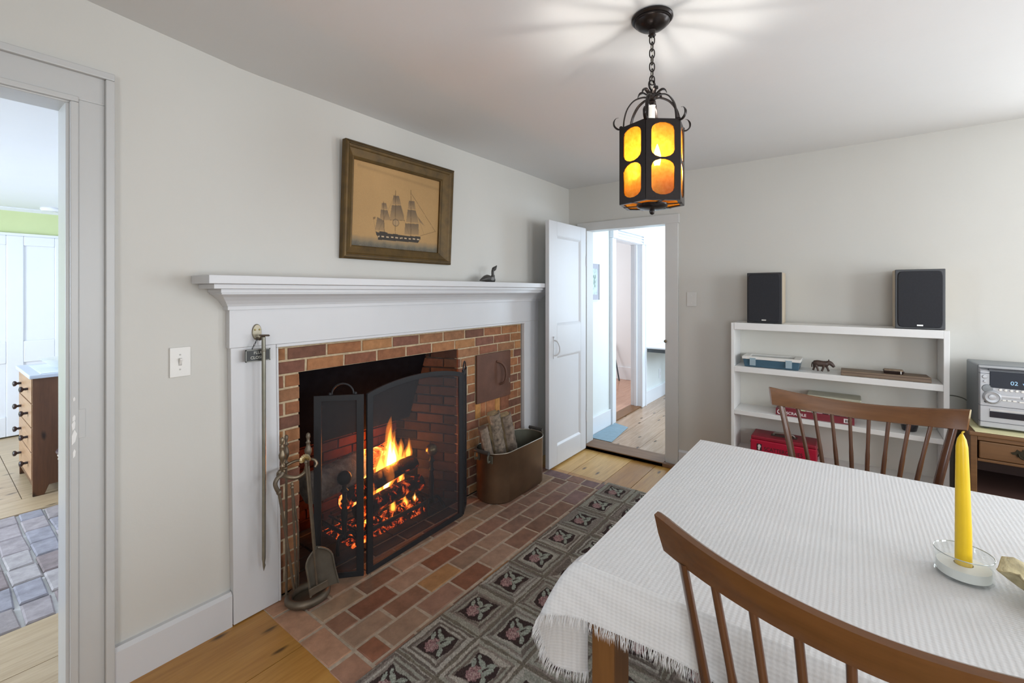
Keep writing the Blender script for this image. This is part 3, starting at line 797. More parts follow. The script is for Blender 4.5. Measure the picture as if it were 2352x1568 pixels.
T = [((1.765, 2.28, .22), .385, .046, (.015, 0), 1), ((1.735, 2.26, .20), .27, .052, (.03, 0), 2), ((1.69, 2.23, .15), .25, .042, (.05, .01), 3), ((1.79, 2.28, .26), .26, .036, (.02, .0), 21), ((1.64, 2.22, .16), .17, .028, (.02, .01), 4),
     ((1.90, 2.27, .29), .15, .024, (.01, 0), 5), ((1.85, 2.26, .28), .10, .02, (.015, 0), 6), ((1.68, 2.14, .09), .13, .022, (.01, .01), 7), ((1.77, 2.135, .085), .09, .02, (0, .01), 8),
     ((1.50, 2.15, .07), .10, .02, (.03, .01), 9), ((1.56, 2.20, .15), .14, .022, (.02, .0), 10), ((1.60, 2.30, .22), .15, .03, (.02, .0), 11), ((1.84, 2.135, .09), .06, .014, (0, 0), 12), ((1.83, 2.27, .27), .19, .026, (.02, 0), 22), ((1.755, 2.25, .30), .20, .04, (-.01, 0), 23), ((1.70, 2.30, .2), .24, .036, (.03, 0), 13), ((1.80, 2.22, .2), .12, .018, (.01, 0), 14)]
for i, (b, h, r, ln, sd) in enumerate(T):
    p, q = tongue(b, h, r, ln, sd)
    mm = MB().tube(p, q, 10); mm.build('flame_tongue', F1, fl, smooth=180)
    p2, q2 = tongue((b[0], b[1], b[2] + .005), h * .82, r * .62, (ln[0] * .85, ln[1] * .85), sd)
    MB().tube(p2, q2, 10).build('flame_tongue', F2, fl, smooth=180)
    if i < 4 or i in (10, 12):
        p3, q3 = tongue((b[0], b[1], b[2] + .01), h * .6, r * .4, (ln[0] * .7, ln[1] * .7), sd)
        MB().tube(p3, q3, 10).build('flame_core', F3, fl, smooth=180)

# ------------------------------------------------------------------ fire screen
fs = thing('fire_screen', 'black three-panel mesh fire screen on the hearth', 'fire screen', (1.66, 1.9, .002))
t = NT('black fire mesh'); v = t.coord()
tr = t.n('ShaderNodeBsdfTransparent'); df = t.n('ShaderNodeBsdfPrincipled'); df.inputs['Base Color'].default_value = (.045, .046, .050, 1); df.inputs['Roughness'].default_value = .6; df.inputs['Specular IOR Level'].default_value = .12
mx = t.n('ShaderNodeMixShader')
f = t.ramp(t.noise(v, 420, 2), [(.3, .56), (.7, .66)])
t.l(f, mx.inputs[0]); t.l(tr.outputs[0], mx.inputs[1]); t.l(df.outputs[0], mx.inputs[2]); t.l(mx.outputs[0], t.out.inputs['Surface'])
MESHM = t.m
Z0 = .0062
def panel(pa, pb, zt_fn, w=.034, th=.013, name='panel', fw=None):
    A = V((*pa, 0)); B = V((*pb, 0)); L = (B - A).length; d = (B - A) / L; nn = V((-d.y, d.x, 0)) * (th / 2)
    P = lambda s, z, o: tuple(A + d * s + nn * o + V((0, 0, z)))
    K = 24; fr = MB()
    outer = [(0, Z0), (L, Z0)] + [(L * (1 - i / K), zt_fn(1 - i / K)) for i in range(K + 1)]
    inner = [(w, Z0 + w * .8), (L - w, Z0 + w * .8)] + [(L - w - (L - 2 * w) * i / K, zt_fn(1 - (w + (L - 2 * w) * i / K) / L) - w * .8) for i in range(K + 1)]
    m = len(outer)
    vs = [P(*p, -1) for p in outer] + [P(*p, -1) for p in inner] + [P(*p, 1) for p in outer] + [P(*p, 1) for p in inner]
    fcs = []
    for i in range(m):
        j = (i + 1) % m
        fcs += [(i, j, m + j, m + i), (2 * m + j, 2 * m + i, 3 * m + i, 3 * m + j), (i, 2 * m + i, 2 * m + j, j), (m + i, m + j, 3 * m + j, 3 * m + i)]
    fr.add(vs, fcs)
    f = fr.build('screen_panel', IRON, fs, bevel=.0015)
    me = MB(); ins = [(w * .6, Z0 + w * .5), (L - w * .6, Z0 + w * .5)] + [(L - w * .6 - (L - 1.2 * w) * i / K, zt_fn(1 - (w * .6 + (L - 1.2 * w) * i / K) / L) - w * .5) for i in range(K + 1)]
    me.add([P(*p, 0) for p in ins], [tuple(range(len(ins)))]); o = me.build('mesh', MESHM, None)
    o.data.transform(Matrix.Translation(-world_loc(fs))); o.parent = f
    return A, d, L
panel((1.135, 2.034), (1.304, 1.882), lambda t: .883)
panel((1.316, 1.876), (2.012, 1.899), lambda t: .882 + .046 * (1 - (2 * t - 1) ** 2) ** .9)
panel((2.022, 1.904), (2.137, 1.985), lambda t: .884)
for (hx, hy), (dx, dy) in (((1.232, 1.947), (-.74, .67)), ((2.085, 1.948), (.82, .57))):
    hb = MB(); hb.tube([(hx + dx * .05 * math.cos(a), hy + dy * .05 * math.cos(a), .887 + .05 * math.sin(a)) for a in [PI * i / 14 for i in range(15)]], .0045, 8)
    for s in (-1, 1): hb.ball((hx + dx * .058 * s, hy + dy * .058 * s, .889), .008, 8, 6)
    hb.build('handle', IRON, fs, smooth=60)

# ------------------------------------------------------------------ copper log bucket
CX, CY = 2.513, 1.903
def stad(s, b, z, n=40, rz=.0):
    out = []
    for i in range(n):
        a = 2 * PI * i / n
        x = b * math.cos(a) + (s if math.cos(a) > 1e-6 else -s if math.cos(a) < -1e-6 else 0); y = b * math.sin(a)
        out.append((CX + x, CY + y, z))
    return out
lb = thing('log_bucket', 'oval copper boiler holding firewood on the hearth', 'bucket', (CX, CY, .003))
mb = MB()
outr = [stad(.158, .128, .0045), stad(.160, .134, .012), stad(.161, .135, .15), stad(.162, .136, .328), stad(.1625, .1375, .331), stad(.161, .133, .331)]
mb.loft(outr, cap=False); mb.add(stad(.158, .128, .0045), [tuple(range(39, -1, -1))])
mb.build('kettle_body', COPPER, lb, smooth=40)
mb = MB(); mb.loft([stad(.161, .1325, .3305), stad(.160, .131, .05), stad(.158, .126, .012)], cap=False); mb.add(stad(.158, .126, .012), [tuple(range(40))]); mb.build('lining', TINNED, lb, smooth=40, recalc=False)
mb = MB(); rr = stad(.1625, .1365, .331); mb.tube([*rr, rr[0]], .003, 6); mb.build('rim', plain('rim bright', (.4, .36, .3), .3, .8), lb, smooth=60)
for sx in (-1, 1):
    mb = MB(); xe = CX + sx * (.161 + .132)
    for sy in (-1, 1):
        mb = MB(); mb.box(min(xe, xe + sx * .006), max(xe, xe + sx * .006), CY + sy * .055 - .02, CY + sy * .055 + .02, .275, .322)
        mb.tube(bez([(xe + sx * .006, CY + sy * .055, .29), (xe + sx * .022, CY + sy * .055, .285), (xe + sx * .026, CY + sy * .055, .31), (xe + sx * .02, CY + sy * .055, .334)], 4), .006, 8); mb.build('handle_bracket', TINNED, lb, smooth=40)
    MB().tube([(xe + sx * .02, CY - .06, .342), (xe + sx * .02, CY + .06, .342)], .012, 10).build('grip', plain('dark grip', (.05, .048, .045), .5), lb, smooth=40)
def firewood(a, b, w, h, seed, label, m1, m2):
    R = random.Random(seed); a, b = V(a), V(b); d = (b - a).normalized(); u = d.cross(V((0, 1, 0))).normalized(); q = d.cross(u); L = (b - a).length
    t = thing('firewood_log', label, 'log', tuple(a), 0, 'firewood in the copper bucket')
    sec = [(-w, -h * .25), (-w * .55, h * .7), (0, h), (w * .6, h * .65), (w, -h * .2), (.1 * w, -h)]
    rings = []
    for i in range(14):
        s = i / 13; c = a + d * (L * s)
        rings.append([c + u * (x * (1 + R.uniform(-.09, .09))) + q * (y * (1 + R.uniform(-.12, .12))) for x, y in sec])
    MB().loft(rings).build('split_wood', m2, t)
    bk = MB(); rings = []
    for i in range(22):
        s = i / 21; c = a + d * (L * s); ring = []
        for k in range(7):
            th = PI * (.1 + .8 * k / 6); rr = 1.12 + R.uniform(-.05, .12)
            ring.append(c + u * (w * math.cos(th) * rr) + q * (h * (math.sin(th) * .98 + .05) * rr))
        for k in range(6, -1, -1):
            th = PI * (.1 + .8 * k / 6)
            ring.append(c + u * (w * math.cos(th) * 1.0) + q * (h * (math.sin(th) * .93 - .02)))
        rings.append(ring)
    bk.loft(rings).build('bark', m1, t, smooth=50)
BARK2 = plain('silver brown bark', (.20, .155, .115), .95, var=.65, scale=42, bstr=1.0, bscale=70)
firewood((2.478, 1.935, .03), (2.350, 1.94, .555), .046, .042, 2, 'shaggy-barked split log tallest in the copper bucket', BARK2, SPLITW)
firewood((2.375, 1.93, .03), (2.262, 1.955, .475), .034, .030, 5, 'dark split log leftmost in the copper bucket', BARK, plain('dark old wood', (.13, .10, .08), .9, bstr=.5))
firewood((2.60, 1.92, .03), (2.455, 1.915, .53), .042, .036, 9, 'pale split log rightmost in the copper bucket', BARK, SPLITW)

# ------------------------------------------------------------------ fire tools
FT = 'brass fire tools on the stand'
ts = thing('fire_tool_stand', 'aged brass fire tool stand with oval base', 'tool stand', (1.05, 1.935, .003))
cxb, cyb = 1.052, 1.935
ell = lambda a, rx, ry, z: (cxb + rx * math.cos(a) * .97 + ry * math.sin(a) * .10, cyb + ry * math.sin(a) - rx * math.cos(a) * .12, z)
mb = MB()
ang = [2 * PI * i / 36 for i in range(37)]
mb.tube([ell(a, .082, .066, .026) for a in ang], .0165, 10)
mb.loft([[ell(a, .078, .062, .010) for a in ang[:-1]], [ell(a, .078, .062, .016) for a in ang[:-1]]])
for a in (.5, 2.4, 4.2, 5.5):
    p = ell(a, .082, .066, .01); mb.ball((p[0], p[1], .0135), .0105, 8, 6)
mb.build('base', BRASSD, ts, smooth=50)
fin = lambda x, y, z, s=1.0: MB().lathe([(r_ * .86, z_) for r_, z_ in [(.003, 0), (.006 * s, .004), (.006 * s, .02), (.011 * s, .026), (.006 * s, .034), (.008 * s, .045), (.016 * s, .062), (.017 * s, .075), (.010 * s, .088), (.008 * s, .1), (.012 * s, .106), (.007 * s, .112), (.007 * s, .122), (.010 * s, .13), (.0085 * s, .143), (.003, .148)]], (x, y, z), 14)
MB().tube([(.983, 1.99, .025), (.983, 1.99, .60)], .0055, 8).build('stem', BRASSD, ts, smooth=50)
fin(.983, 1.99, .598).build('stem_finial', BRASSD, ts, smooth=50)
mb = MB()
mb.tube(bez([(.934, 1.965, .598), (.955, 1.92, .586), (.985, 1.905, .578), (1.02, 1.91, .585), (1.046, 1.935, .602)], 8), .008, 8, flat=(1, 1.2))
mb.tube(bez([(.983, 1.99, .60), (.955, 1.985, .60), (.934, 1.965, .598)], 5), .006, 8)
mb.tube(bez([(.983, 1.99, .612), (1.02, 1.985, .62), (1.055, 1.95, .625), (1.078, 1.93, .622), (1.084, 1.92, .605), (1.076, 1.92, .592)], 6), .0065, 8)
mb.lathe([(.002, 0), (.016, .003), (.016, .009), (.002, .012)], (.935, 1.951, .598), 14, axis=(0, -1, 0))
mb.build('arm', BRASS, ts, smooth=50)
# gooseneck poker (left)
t = thing('fire_poker', 'aged brass poker with curled neck, leftmost on tool stand', 'fire poker', (1.0, 1.95, .06), 0, FT)
fin(.927, 1.912, .617, .95).build('handle', BRASS, t, smooth=50)
mb = MB(); mb.tube(bez([(.930, 1.912, .617), (.922, 1.911, .606), (.908, 1.910, .60), (.897, 1.910, .58), (.905, 1.910, .553), (.916, 1.912, .535)], 6), .009, 8)
mb.lathe([(.007, 0), (.011, .006), (.011, .014), (.007, .02)], (.914, 1.912, .528), 10)
mb.tube([(.915, 1.912, .53), (.947, 1.928, .36), (.995, 1.945, .075)], [.0065, .006, .0055], 8); mb.build('shaft', BRASSD, t, smooth=50)
# tongs (middle)
t = thing('fire_tongs', 'slim aged brass tongs hanging in the middle of tool stand', 'fire tongs', (1.01, 1.955, .06), 0, FT)
mb = MB()
mb.tube([(.962, 1.897, .545), (.985, 1.925, .33), (1.008, 1.95, .075)], .005, 8); mb.tube([(.962, 1.897, .545), (1.005, 1.93, .33), (1.018, 1.955, .075)], .0045, 8)
mb.build('arm', BRASSD, t, smooth=50)
MB().lathe([(.004, 0), (.009, .005), (.005, .012), (.008, .018), (.003, .028)], (.962, 1.897, .54), 10).build('knob', BRASS, t, smooth=50)
# shovel (right)
t = thing('fire_shovel', 'aged brass fire shovel with broad blade on tool stand', 'fire shovel', (1.08, 1.93, .045), 0, FT)
fin(1.034, 1.900, .612, 1.05).build('handle', BRASSD, t, smooth=50)
MB().tube([(1.034, 1.900, .615), (1.048, 1.897, .42), (1.060, 1.893, .235)], [.0065, .006, .0065], 8).build('shaft', BRASSD, t, smooth=50)
mb = MB(); rows_ = []
for i in range(14):
    s = i / 13; z = .245 - .195 * s; hw = .052 * (1 - (1 - min(1, s / .35)) ** 2.2) + .004 + .012 * max(0, s - .6) + .004
    cx_ = 1.066 + .030 * s; cy_ = 1.893 - .012 * s
    rows_.append([(cx_ + hw * q, cy_ - .012 * hw * q * 4 - .010 * abs(q) ** 2, z) for q in (-1, -.8, -.4, 0, .4, .8, 1)])
front = rows_; back = [[(x, y + .004, z) for x, y, z in r] for r in rows_]
mb.grid(front); mb.grid(back)
n = 14
for i in range(13):
    mb.add([front[i][0], front[i + 1][0], back[i + 1][0], back[i][0]], [(0, 1, 2, 3)]); mb.add([front[i][6], front[i + 1][6], back[i + 1][6], back[i][6]], [(0, 1, 2, 3)])
edge = [front[i][0] for i in range(13, -1, -1)] + [front[0][k] for k in range(7)] + [front[i][6] for i in range(14)]
mb.tube(edge, .005, 6)
mb.build('blade', plain('dull brass blade', (.17, .155, .125), .45, .6, var=.2, scale=15), t, smooth=50)
# hearth scraper with shell finial
t = thing('ash_scraper', 'aged brass ash scraper with shell-shaped finial on tool stand', 'ash scraper', (1.06, 1.88, .06), 0, FT)
mb = MB(); mb.tube([(1.006, 1.868, .642), (1.027, 1.864, .40), (1.052, 1.860, .10)], .005, 8); mb.lathe([(.004, 0), (.008, .006), (.004, .014)], (1.0055, 1.868, .64), 10); mb.build('shaft', BRASSD, t, smooth=50)
mb = MB(); ctr = V((1.005, 1.868, .656)); rings = []
for k in range(19):
    a = PI * (-.1 + 1.2 * k / 18); L = .023 * (1 + .05 * math.cos(k * PI))
    rings.append([ctr + V((math.cos(a) * L * s, -.007 * math.sin(PI * s) * (1 + .4 * math.cos(k * PI)), math.sin(a) * L * s)) for s in (.15, .4, .7, .9, 1.0)])
mb.grid(rings); mb.grid([[p + V((0, .008, 0)) for p in r] for r in rings]); mb.build('shell_finial', plain('brass shell', (.45, .36, .2), .35, .9), t, smooth=70)
MB().hexa([(1.022, 1.862, .062), (1.098, 1.845, .072), (1.098, 1.853, .072), (1.022, 1.87, .062), (1.018, 1.864, .092), (1.096, 1.847, .104), (1.096, 1.855, .104), (1.018, 1.872, .092)]).build('scraper_head', BRASSD, t, bevel=.002)

# ------------------------------------------------------------------ flue rod and sign on the mantel
fr = thing('flue_rod', 'long pointed iron flue rod hung on mantel pilaster', 'rod', (.874, 2.0, 1.2))
mb = MB(); mb.lathe([(.001, .0065), (.0175, .0055), (.0195, .002), (.0195, 0)], (.873, YM - .0022, 1.207), 24, axis=(0, -1, 0), sx=1, sy=1)
mb.v = [(x, y, 1.207 + (z - 1.207) * 1.75) for x, y, z in mb.v]
mb.build('hook_plate', plain('bronze plate', (.30, .27, .20), .45, .7), fr, smooth=40)
mb = MB()
for dx in (-.009, .009): mb.lathe([(.004, 0), (.003, .002), (.0005, .0025)], (.873 + dx, YM - .0088, 1.217), 8, axis=(0, -1, 0))
mb.build('screw', plain('brass screw', (.3, .24, .08), .4, .8), fr)
mb = MB(); mb.tube(bez([(.874, YM - .006, 1.180), (.874, YM - .03, 1.178), (.876, YM - .046, 1.186), (.878, YM - .055, 1.194)], 4), .006, 8, flat=(1.5, 1)); mb.tube([(.865, 1.974, 1.196), (.90, 1.974, 1.193)], .005, 8, flat=(2.2, .8)); mb.build('hook', BRASSD, fr, smooth=50)
mb = MB(); mb.tube([(.8775, 1.970, 1.188), (.8785, 1.971, 1.12), (.8815, 1.975, .60), (.882, 1.978, .25)], [.0078, .0082, .0078, .0075], 10)
mb.tube([(.882, 1.978, .25), (.882, 1.978, .232), (.8835, 1.978, .222), (.882, 1.978, .20)], [.0075, .005, .006, .0008], 8); mb.lathe([(.0078, 0), (.0095, .002), (.0095, .005), (.0078, .007)], (.8784, 1.971, 1.128), 12)
mb.build('rod', plain('dull steel rod', (.25, .245, .2), .4, .75, var=.15), fr, smooth=50)
sg = thing('flue_sign', 'small black metal sign on chains behind flue rod', 'sign', (.865, 2.015, 1.11))
SX0, SX1, SZ0, SZ1 = .816, .915, 1.086, 1.137; SY = 1.992
mb = MB(); mb.box(SX0, SX1, SY, SY + .006, SZ0, SZ1); mb.build('plate', plain('black sign enamel', (.03, .031, .03), .5), sg, bevel=.001)
mb = MB(); mb.box(SX0, SX1, SY - .0015, SY, SZ1 - .004, SZ1); mb.box(SX0, SX1, SY - .0015, SY, SZ0, SZ0 + .004); mb.box(SX0, SX0 + .004, SY - .0015, SY, SZ0, SZ1); mb.box(SX1 - .004, SX1, SY - .0015, SY, SZ0, SZ1); mb.build('border', plain('pewter border', (.20, .20, .18), .5, .5), sg)
MX = Matrix.Translation((0, 0, 0)) @ Matrix(((1, 0, 0, 0), (0, 0, -1, 0), (0, 1, 0, 0), (0, 0, 0, 1)))
LET = plain('pewter letters', (.42, .42, .38), .5)
text_mesh('FLUE', .0165, Matrix.Translation((.8655, SY - .0005, 1.122)) @ MX, LET, 'lettering', sg, .0006, bold=.0003)
text_mesh('CLOSED', .0165, Matrix.Translation((.8655, SY - .0005, 1.102)) @ MX, LET, 'lettering', sg, .0006, bold=.0003)
for x0, x1 in ((.8645, .842), (.882, .8925)):
    mb = MB()
    for k in range(7):
        t_ = (k + .5) / 7; c = V((x0 + (x1 - x0) * t_, SY + .004, 1.18 + (1.137 - 1.18) * t_)); vert = k % 2
        mb.tube([(c.x + (.0022 * math.cos(a) if vert else 0), c.y + (0 if vert else .0022 * math.cos(a)), c.z + .0042 * math.sin(a)) for a in [2 * PI * i / 10 for i in range(11)]], .0009, 5)
    mb.build('chain', IRON, sg, smooth=60)

# ------------------------------------------------------------------ bird on the shelf
bd = thing('bird_figurine', 'small dark loon figurine with raised bill on mantel shelf', 'figurine', (2.30, 1.945, SHZ))
BD = plain('dark carved bird', (.045, .043, .04), .5, var=.35, scale=60)
bs = [(-.075, .009, .002, .003), (-.055, .014, .012, .010), (-.025, .022, .022, .020), (.0, .025, .026, .0245), (.03, .022, .025, .022), (.058, .017, .02, .016), (.076, .012, .010, .011)]
mb = MB(); rings = [[(2.303 + x, 1.945 + w * math.cos(a), SHZ + .0005 + max(.0005, zc + h * math.sin(a) )) for a in [2 * PI * i / 14 for i in range(14)]] for x, zc, w, h in bs]
mb.loft(rings); b_ = mb.build('body', BD, bd, smooth=60)
mb = MB(); mb.tube(bez([(2.366, 1.945, SHZ + .012), (2.365, 1.945, SHZ + .04), (2.362, 1.945, SHZ + .065), (2.366, 1.945, SHZ + .084), (2.382, 1.945, SHZ + .094), (2.398, 1.945, SHZ + .107), (2.408, 1.945, SHZ + .117)], 5), [.0165] * 3 + [.013] * 4 + [.0095] * 6 + [.0095] * 4 + [.014] * 4 + [.0105] * 3 + [.006] * 3 + [.004, .003, .002, .001], 10)
mb.build('neck_and_head', BD, bd, smooth=60)
MB().ball((2.335, 1.922, SHZ + .022), .017, 10, 8, (1.2, .25, .75)).build('wing_patch', plain('grey wing', (.17, .17, .165), .6), bd, smooth=60)

# ------------------------------------------------------------------ switches
sw = thing('light_switch', 'white toggle light switch left of the mantel', 'switch', (.608, 2.058, 1.11))
bx('plate', PLASTICW, sw, .575, .643, 2.0525, 2.0592, 1.052, 1.166, .0025)
MB().hexa([(.604, 2.040, 1.118), (.612, 2.040, 1.118), (.612, 2.0525, 1.098), (.604, 2.0525, 1.098), (.604, 2.040, 1.124), (.612, 2.040, 1.124), (.612, 2.0525, 1.122), (.604, 2.0525, 1.122)]).build('toggle', PLASTICW, sw, bevel=.001)
bx('toggle_slot', plain('shadow slot', (.35, .34, .32), .6), sw, .6025, .6135, 2.052, 2.0526, 1.096, 1.124, .0003)
for z in (1.137, 1.081): MB().lathe([(.0032, 0), (.0025, .0012), (.0002, .0013)], (.608, 2.0525, z), 8, axis=(0, -1, 0)).build('screw', plain('switch screw', (.45, .44, .42), .5), sw)
bp = thing('blank_wall_plate', 'white blank plate right of the hall doorway', 'switch plate', (3.598, .975, 1.32))
bx('plate', paint('blank plate paint', (.60, .595, .57), .4), bp, 3.593, 3.599, .940, 1.010, 1.265, 1.375, .002)
for z in (1.35, 1.29): MB().lathe([(.003, 0), (.0002, .0012)], (3.593, .975, z), 8, axis=(-1, 0, 0)).build('screw', PLASTICW, bp)
# ------------------------------------------------------------------ picture over the mantel (hangs tipped forward)
pc = thing('ship_painting', 'gilt-framed painting of a three-masted ship above mantel', 'painting', (1.66, 2.055, 1.549))
PW, PH = .762, .594
def plocal():   # local: x along wall, y out of wall (-), z up ; origin bottom-left back edge
    return None
tilt = .030
def pp(x, o, z):      # x from left, o = distance out from back, z up
    return (1.281 + x, 2.0575 - tilt * z / PH - o, 1.548 + z)
mb = MB()
fprof = [(0.0, .0), (0.0, .030), (.006, .036), (.016, .037), (.022, .034), (.026, .030), (.05, .022), (.056, .024), (.06, .020), (.06, .008)]
wl, wr, wt, wb = .056, .103, .086, .070
rings = []
for m, o in fprof:
    q = m / .06
    rings.append([pp(wl * q, o, wb * q), pp(PW - wr * q, o, wb * q), pp(PW - wr * q, o, PH - wt * q), pp(wl * q, o, PH - wt * q)])
mb.loft(rings, cap=False); mb.build('frame', GILT, pc)
mb = MB()
for z, o in ((.0, .0375),): pass
for s in (.008, .018):
    MB().tube([pp(s, .0372, PH - s), pp(PW - s, .0372, PH - s)], .0035, 6).build('frame_beading', GILTD, pc)
    MB().tube([pp(s, .0372, s), pp(PW - s, .0372, s)], .0022, 6).build('frame_beading', GILTD, pc)
# painted canvas
NX, NZ = 250, 190
SH = {'sails': [[(0.3088, 0.4461), (0.3536, 0.4391), (0.3724, 0.5101), (0.3046, 0.5251)], [(0.3007, 0.5294), (0.3706, 0.5221), (0.4002, 0.6147), (0.3957, 0.6447), (0.2934, 0.6477)], [(0.2654, 0.6248), (0.3373, 0.6562), (0.3461, 0.7815), (0.2454, 0.7822)], [(0.4319, 0.3272), (0.4944, 0.3199), (0.5212, 0.4238), (0.424, 0.4402)], [(0.4171, 0.4512), (0.5214, 0.4321), (0.562, 0.564), (0.5577, 0.6151), (0.3976, 0.6385)], [(0.6116, 0.3548), (0.6779, 0.3452), (0.6995, 0.4502), (0.6052, 0.4588)], [(0.6011, 0.4693), (0.6975, 0.4604), (0.7284, 0.5668), (0.741, 0.6197), (0.5873, 0.6309)], [(0.5747, 0.6489), (0.7413, 0.632), (0.7446, 0.7731), (0.5736, 0.7895)], [(0.7218, 0.5313), (0.8251, 0.6499), (0.758, 0.6103)]],
 'hull': [(0.2517, 0.8038), (0.2909, 0.8049), (0.2906, 0.7912), (0.3787, 0.7943), (0.381, 0.8056), (0.4769, 0.8033), (0.5892, 0.8085), (0.7681, 0.7939), (0.771, 0.8207), (0.7414, 0.8795), (0.281, 0.8957), (0.2764, 0.8622), (0.2602, 0.8364)],
 'stripe': [(0.278, 0.8471), (0.7666, 0.8263), (0.7646, 0.8415), (0.2784, 0.863)],
 'lines': [[(0.3253, 0.4262), (0.3433, 0.7935)], [(0.4543, 0.2628), (0.4663, 0.7957)], [(0.6325, 0.2107), (0.6495, 0.801)], [(0.7679, 0.784), (0.9618, 0.6988)], [(0.6333, 0.2468), (0.9618, 0.6988)], [(0.4007, 0.6379), (0.5686, 0.6166)], [(0.4552, 0.3037), (0.2789, 0.799)], [(0.4555, 0.3154), (0.6327, 0.7916)], [(0.2219, 0.6337), (0.2546, 0.8032)], [(0.6389, 0.3423), (0.8136, 0.7554)]],
 'flag': [(0.2248, 0.6331), (0.2459, 0.6231), (0.2445, 0.6518), (0.2225, 0.6619)]}
U, W = np.meshgrid(np.linspace(0, 1, NX), np.linspace(0, 1, NZ), indexing='ij')   # W down
img = np.zeros((NX, NZ, 3))
base = np.array(srgb(170, 136, 90)); img[:] = base
img *= (1 + .05 * np.sin(5 * U + 3 * W) * np.cos(4 * W) + rng.normal(0, .03, (NX, NZ)))[..., None]
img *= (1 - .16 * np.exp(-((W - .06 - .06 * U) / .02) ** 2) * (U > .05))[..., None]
def blend(mask, col): 
    m = np.clip(mask, 0, 1)[..., None]; img[:] = img * (1 - m) + np.array(col) * m
hz = .885 - .0 * U
wave = .012 * np.sin(40 * U) + .008 * np.sin(90 * U + 2 * W)
blend(np.clip((W + wave * .4 - .86) / .09, 0, 1) * .85, srgb(92, 92, 84))
blend(np.clip((W + wave - .93) / .07, 0, 1) * .75, srgb(72, 70, 64))
blend(np.clip(rng.normal(0, .35, (NX, NZ)), 0, .5) * (W > .88), srgb(128, 122, 104))
def inside(poly):
    m = np.zeros_like(U, bool); n = len(poly)
    for i in range(n):
        x0, y0 = poly[i]; x1, y1 = poly[(i + 1) % n]
        c = ((y0 > W) != (y1 > W)) & (U < (x1 - x0) * (W - y0) / (y1 - y0 + 1e-12) + x0); m ^= c
    return m
for p in SH['sails']:
    m = inside(p); t0 = min(q[1] for q in p); t1 = max(q[1] for q in p); g_ = np.clip((W - t0) / (t1 - t0), 0, 1)
    a = m * (1.0 - .62 * g_ ** 1.3)
    blend(a, srgb(62, 54, 50)); blend(m * .25, srgb(176, 146, 106))
def line(a, b, w, k, c):
    w = w * 1.25
    a = np.array(a); b = np.array(b); d = b - a; L2 = d @ d
    t_ = np.clip(((U - a[0]) * d[0] + (W - a[1]) * d[1]) / L2, 0, 1)
    D = np.hypot((U - a[0] - t_ * d[0]), (W - a[1] - t_ * d[1]) * .75); blend((D < w) * k, c)
for i, (a, b) in enumerate(SH['lines']): line(a, b, .003 if i < 3 else .0022, .65 if i < 6 else .3, srgb(84, 66, 44))
cc = np.hypot(U - .4685, (W - .66) * .8); blend((cc < .034) * .45, srgb(150, 130, 104)); blend((abs(cc - .034) < .004) * .7, srgb(84, 70, 54))
blend(inside(SH['hull']) * .95, srgb(40, 40, 40))
st_ = inside(SH['stripe']); blend(st_ * (np.sin(U * 2 * PI * 19.5 - 1.2) > -.25) * .85, srgb(196, 172, 140))
blend(inside(SH['flag']) * .6, srgb(60, 44, 36))
mb = MB()
x0, x1, z0_, z1_ = wl - .004, PW - wr + .004, wb - .004, PH - wt + .004
P_ = [[pp(x0 + (x1 - x0) * i / (NX - 1), .009, z1_ - (z1_ - z0_) * j / (NZ - 1)) for j in range(NZ)] for i in range(NX)]
mb.grid(P_)
cn = mb.build('painted_canvas', None, pc, recalc=False)
at = cn.data.color_attributes.new('col', 'FLOAT_COLOR', 'POINT')
at.data.foreach_set('color', np.concatenate([np.clip(img, 0, 1).reshape(-1, 3), np.ones((NX * NZ, 1))], 1).astype(np.float32).ravel())
cn.data.materials.append(vcol('old painting', .6, 6, .06, .0, 50, .3))
mb = MB(); mb.hexa([pp(.004, .001, .004), pp(PW - .004, .001, .004), pp(PW - .004, .006, .004), pp(.004, .006, .004), pp(.004, .001, PH - .004), pp(PW - .004, .001, PH - .004), pp(PW - .004, .006, PH - .004), pp(.004, .006, PH - .004)])
mb.build('backing', plain('backing board', (.12, .08, .05), .8), pc)

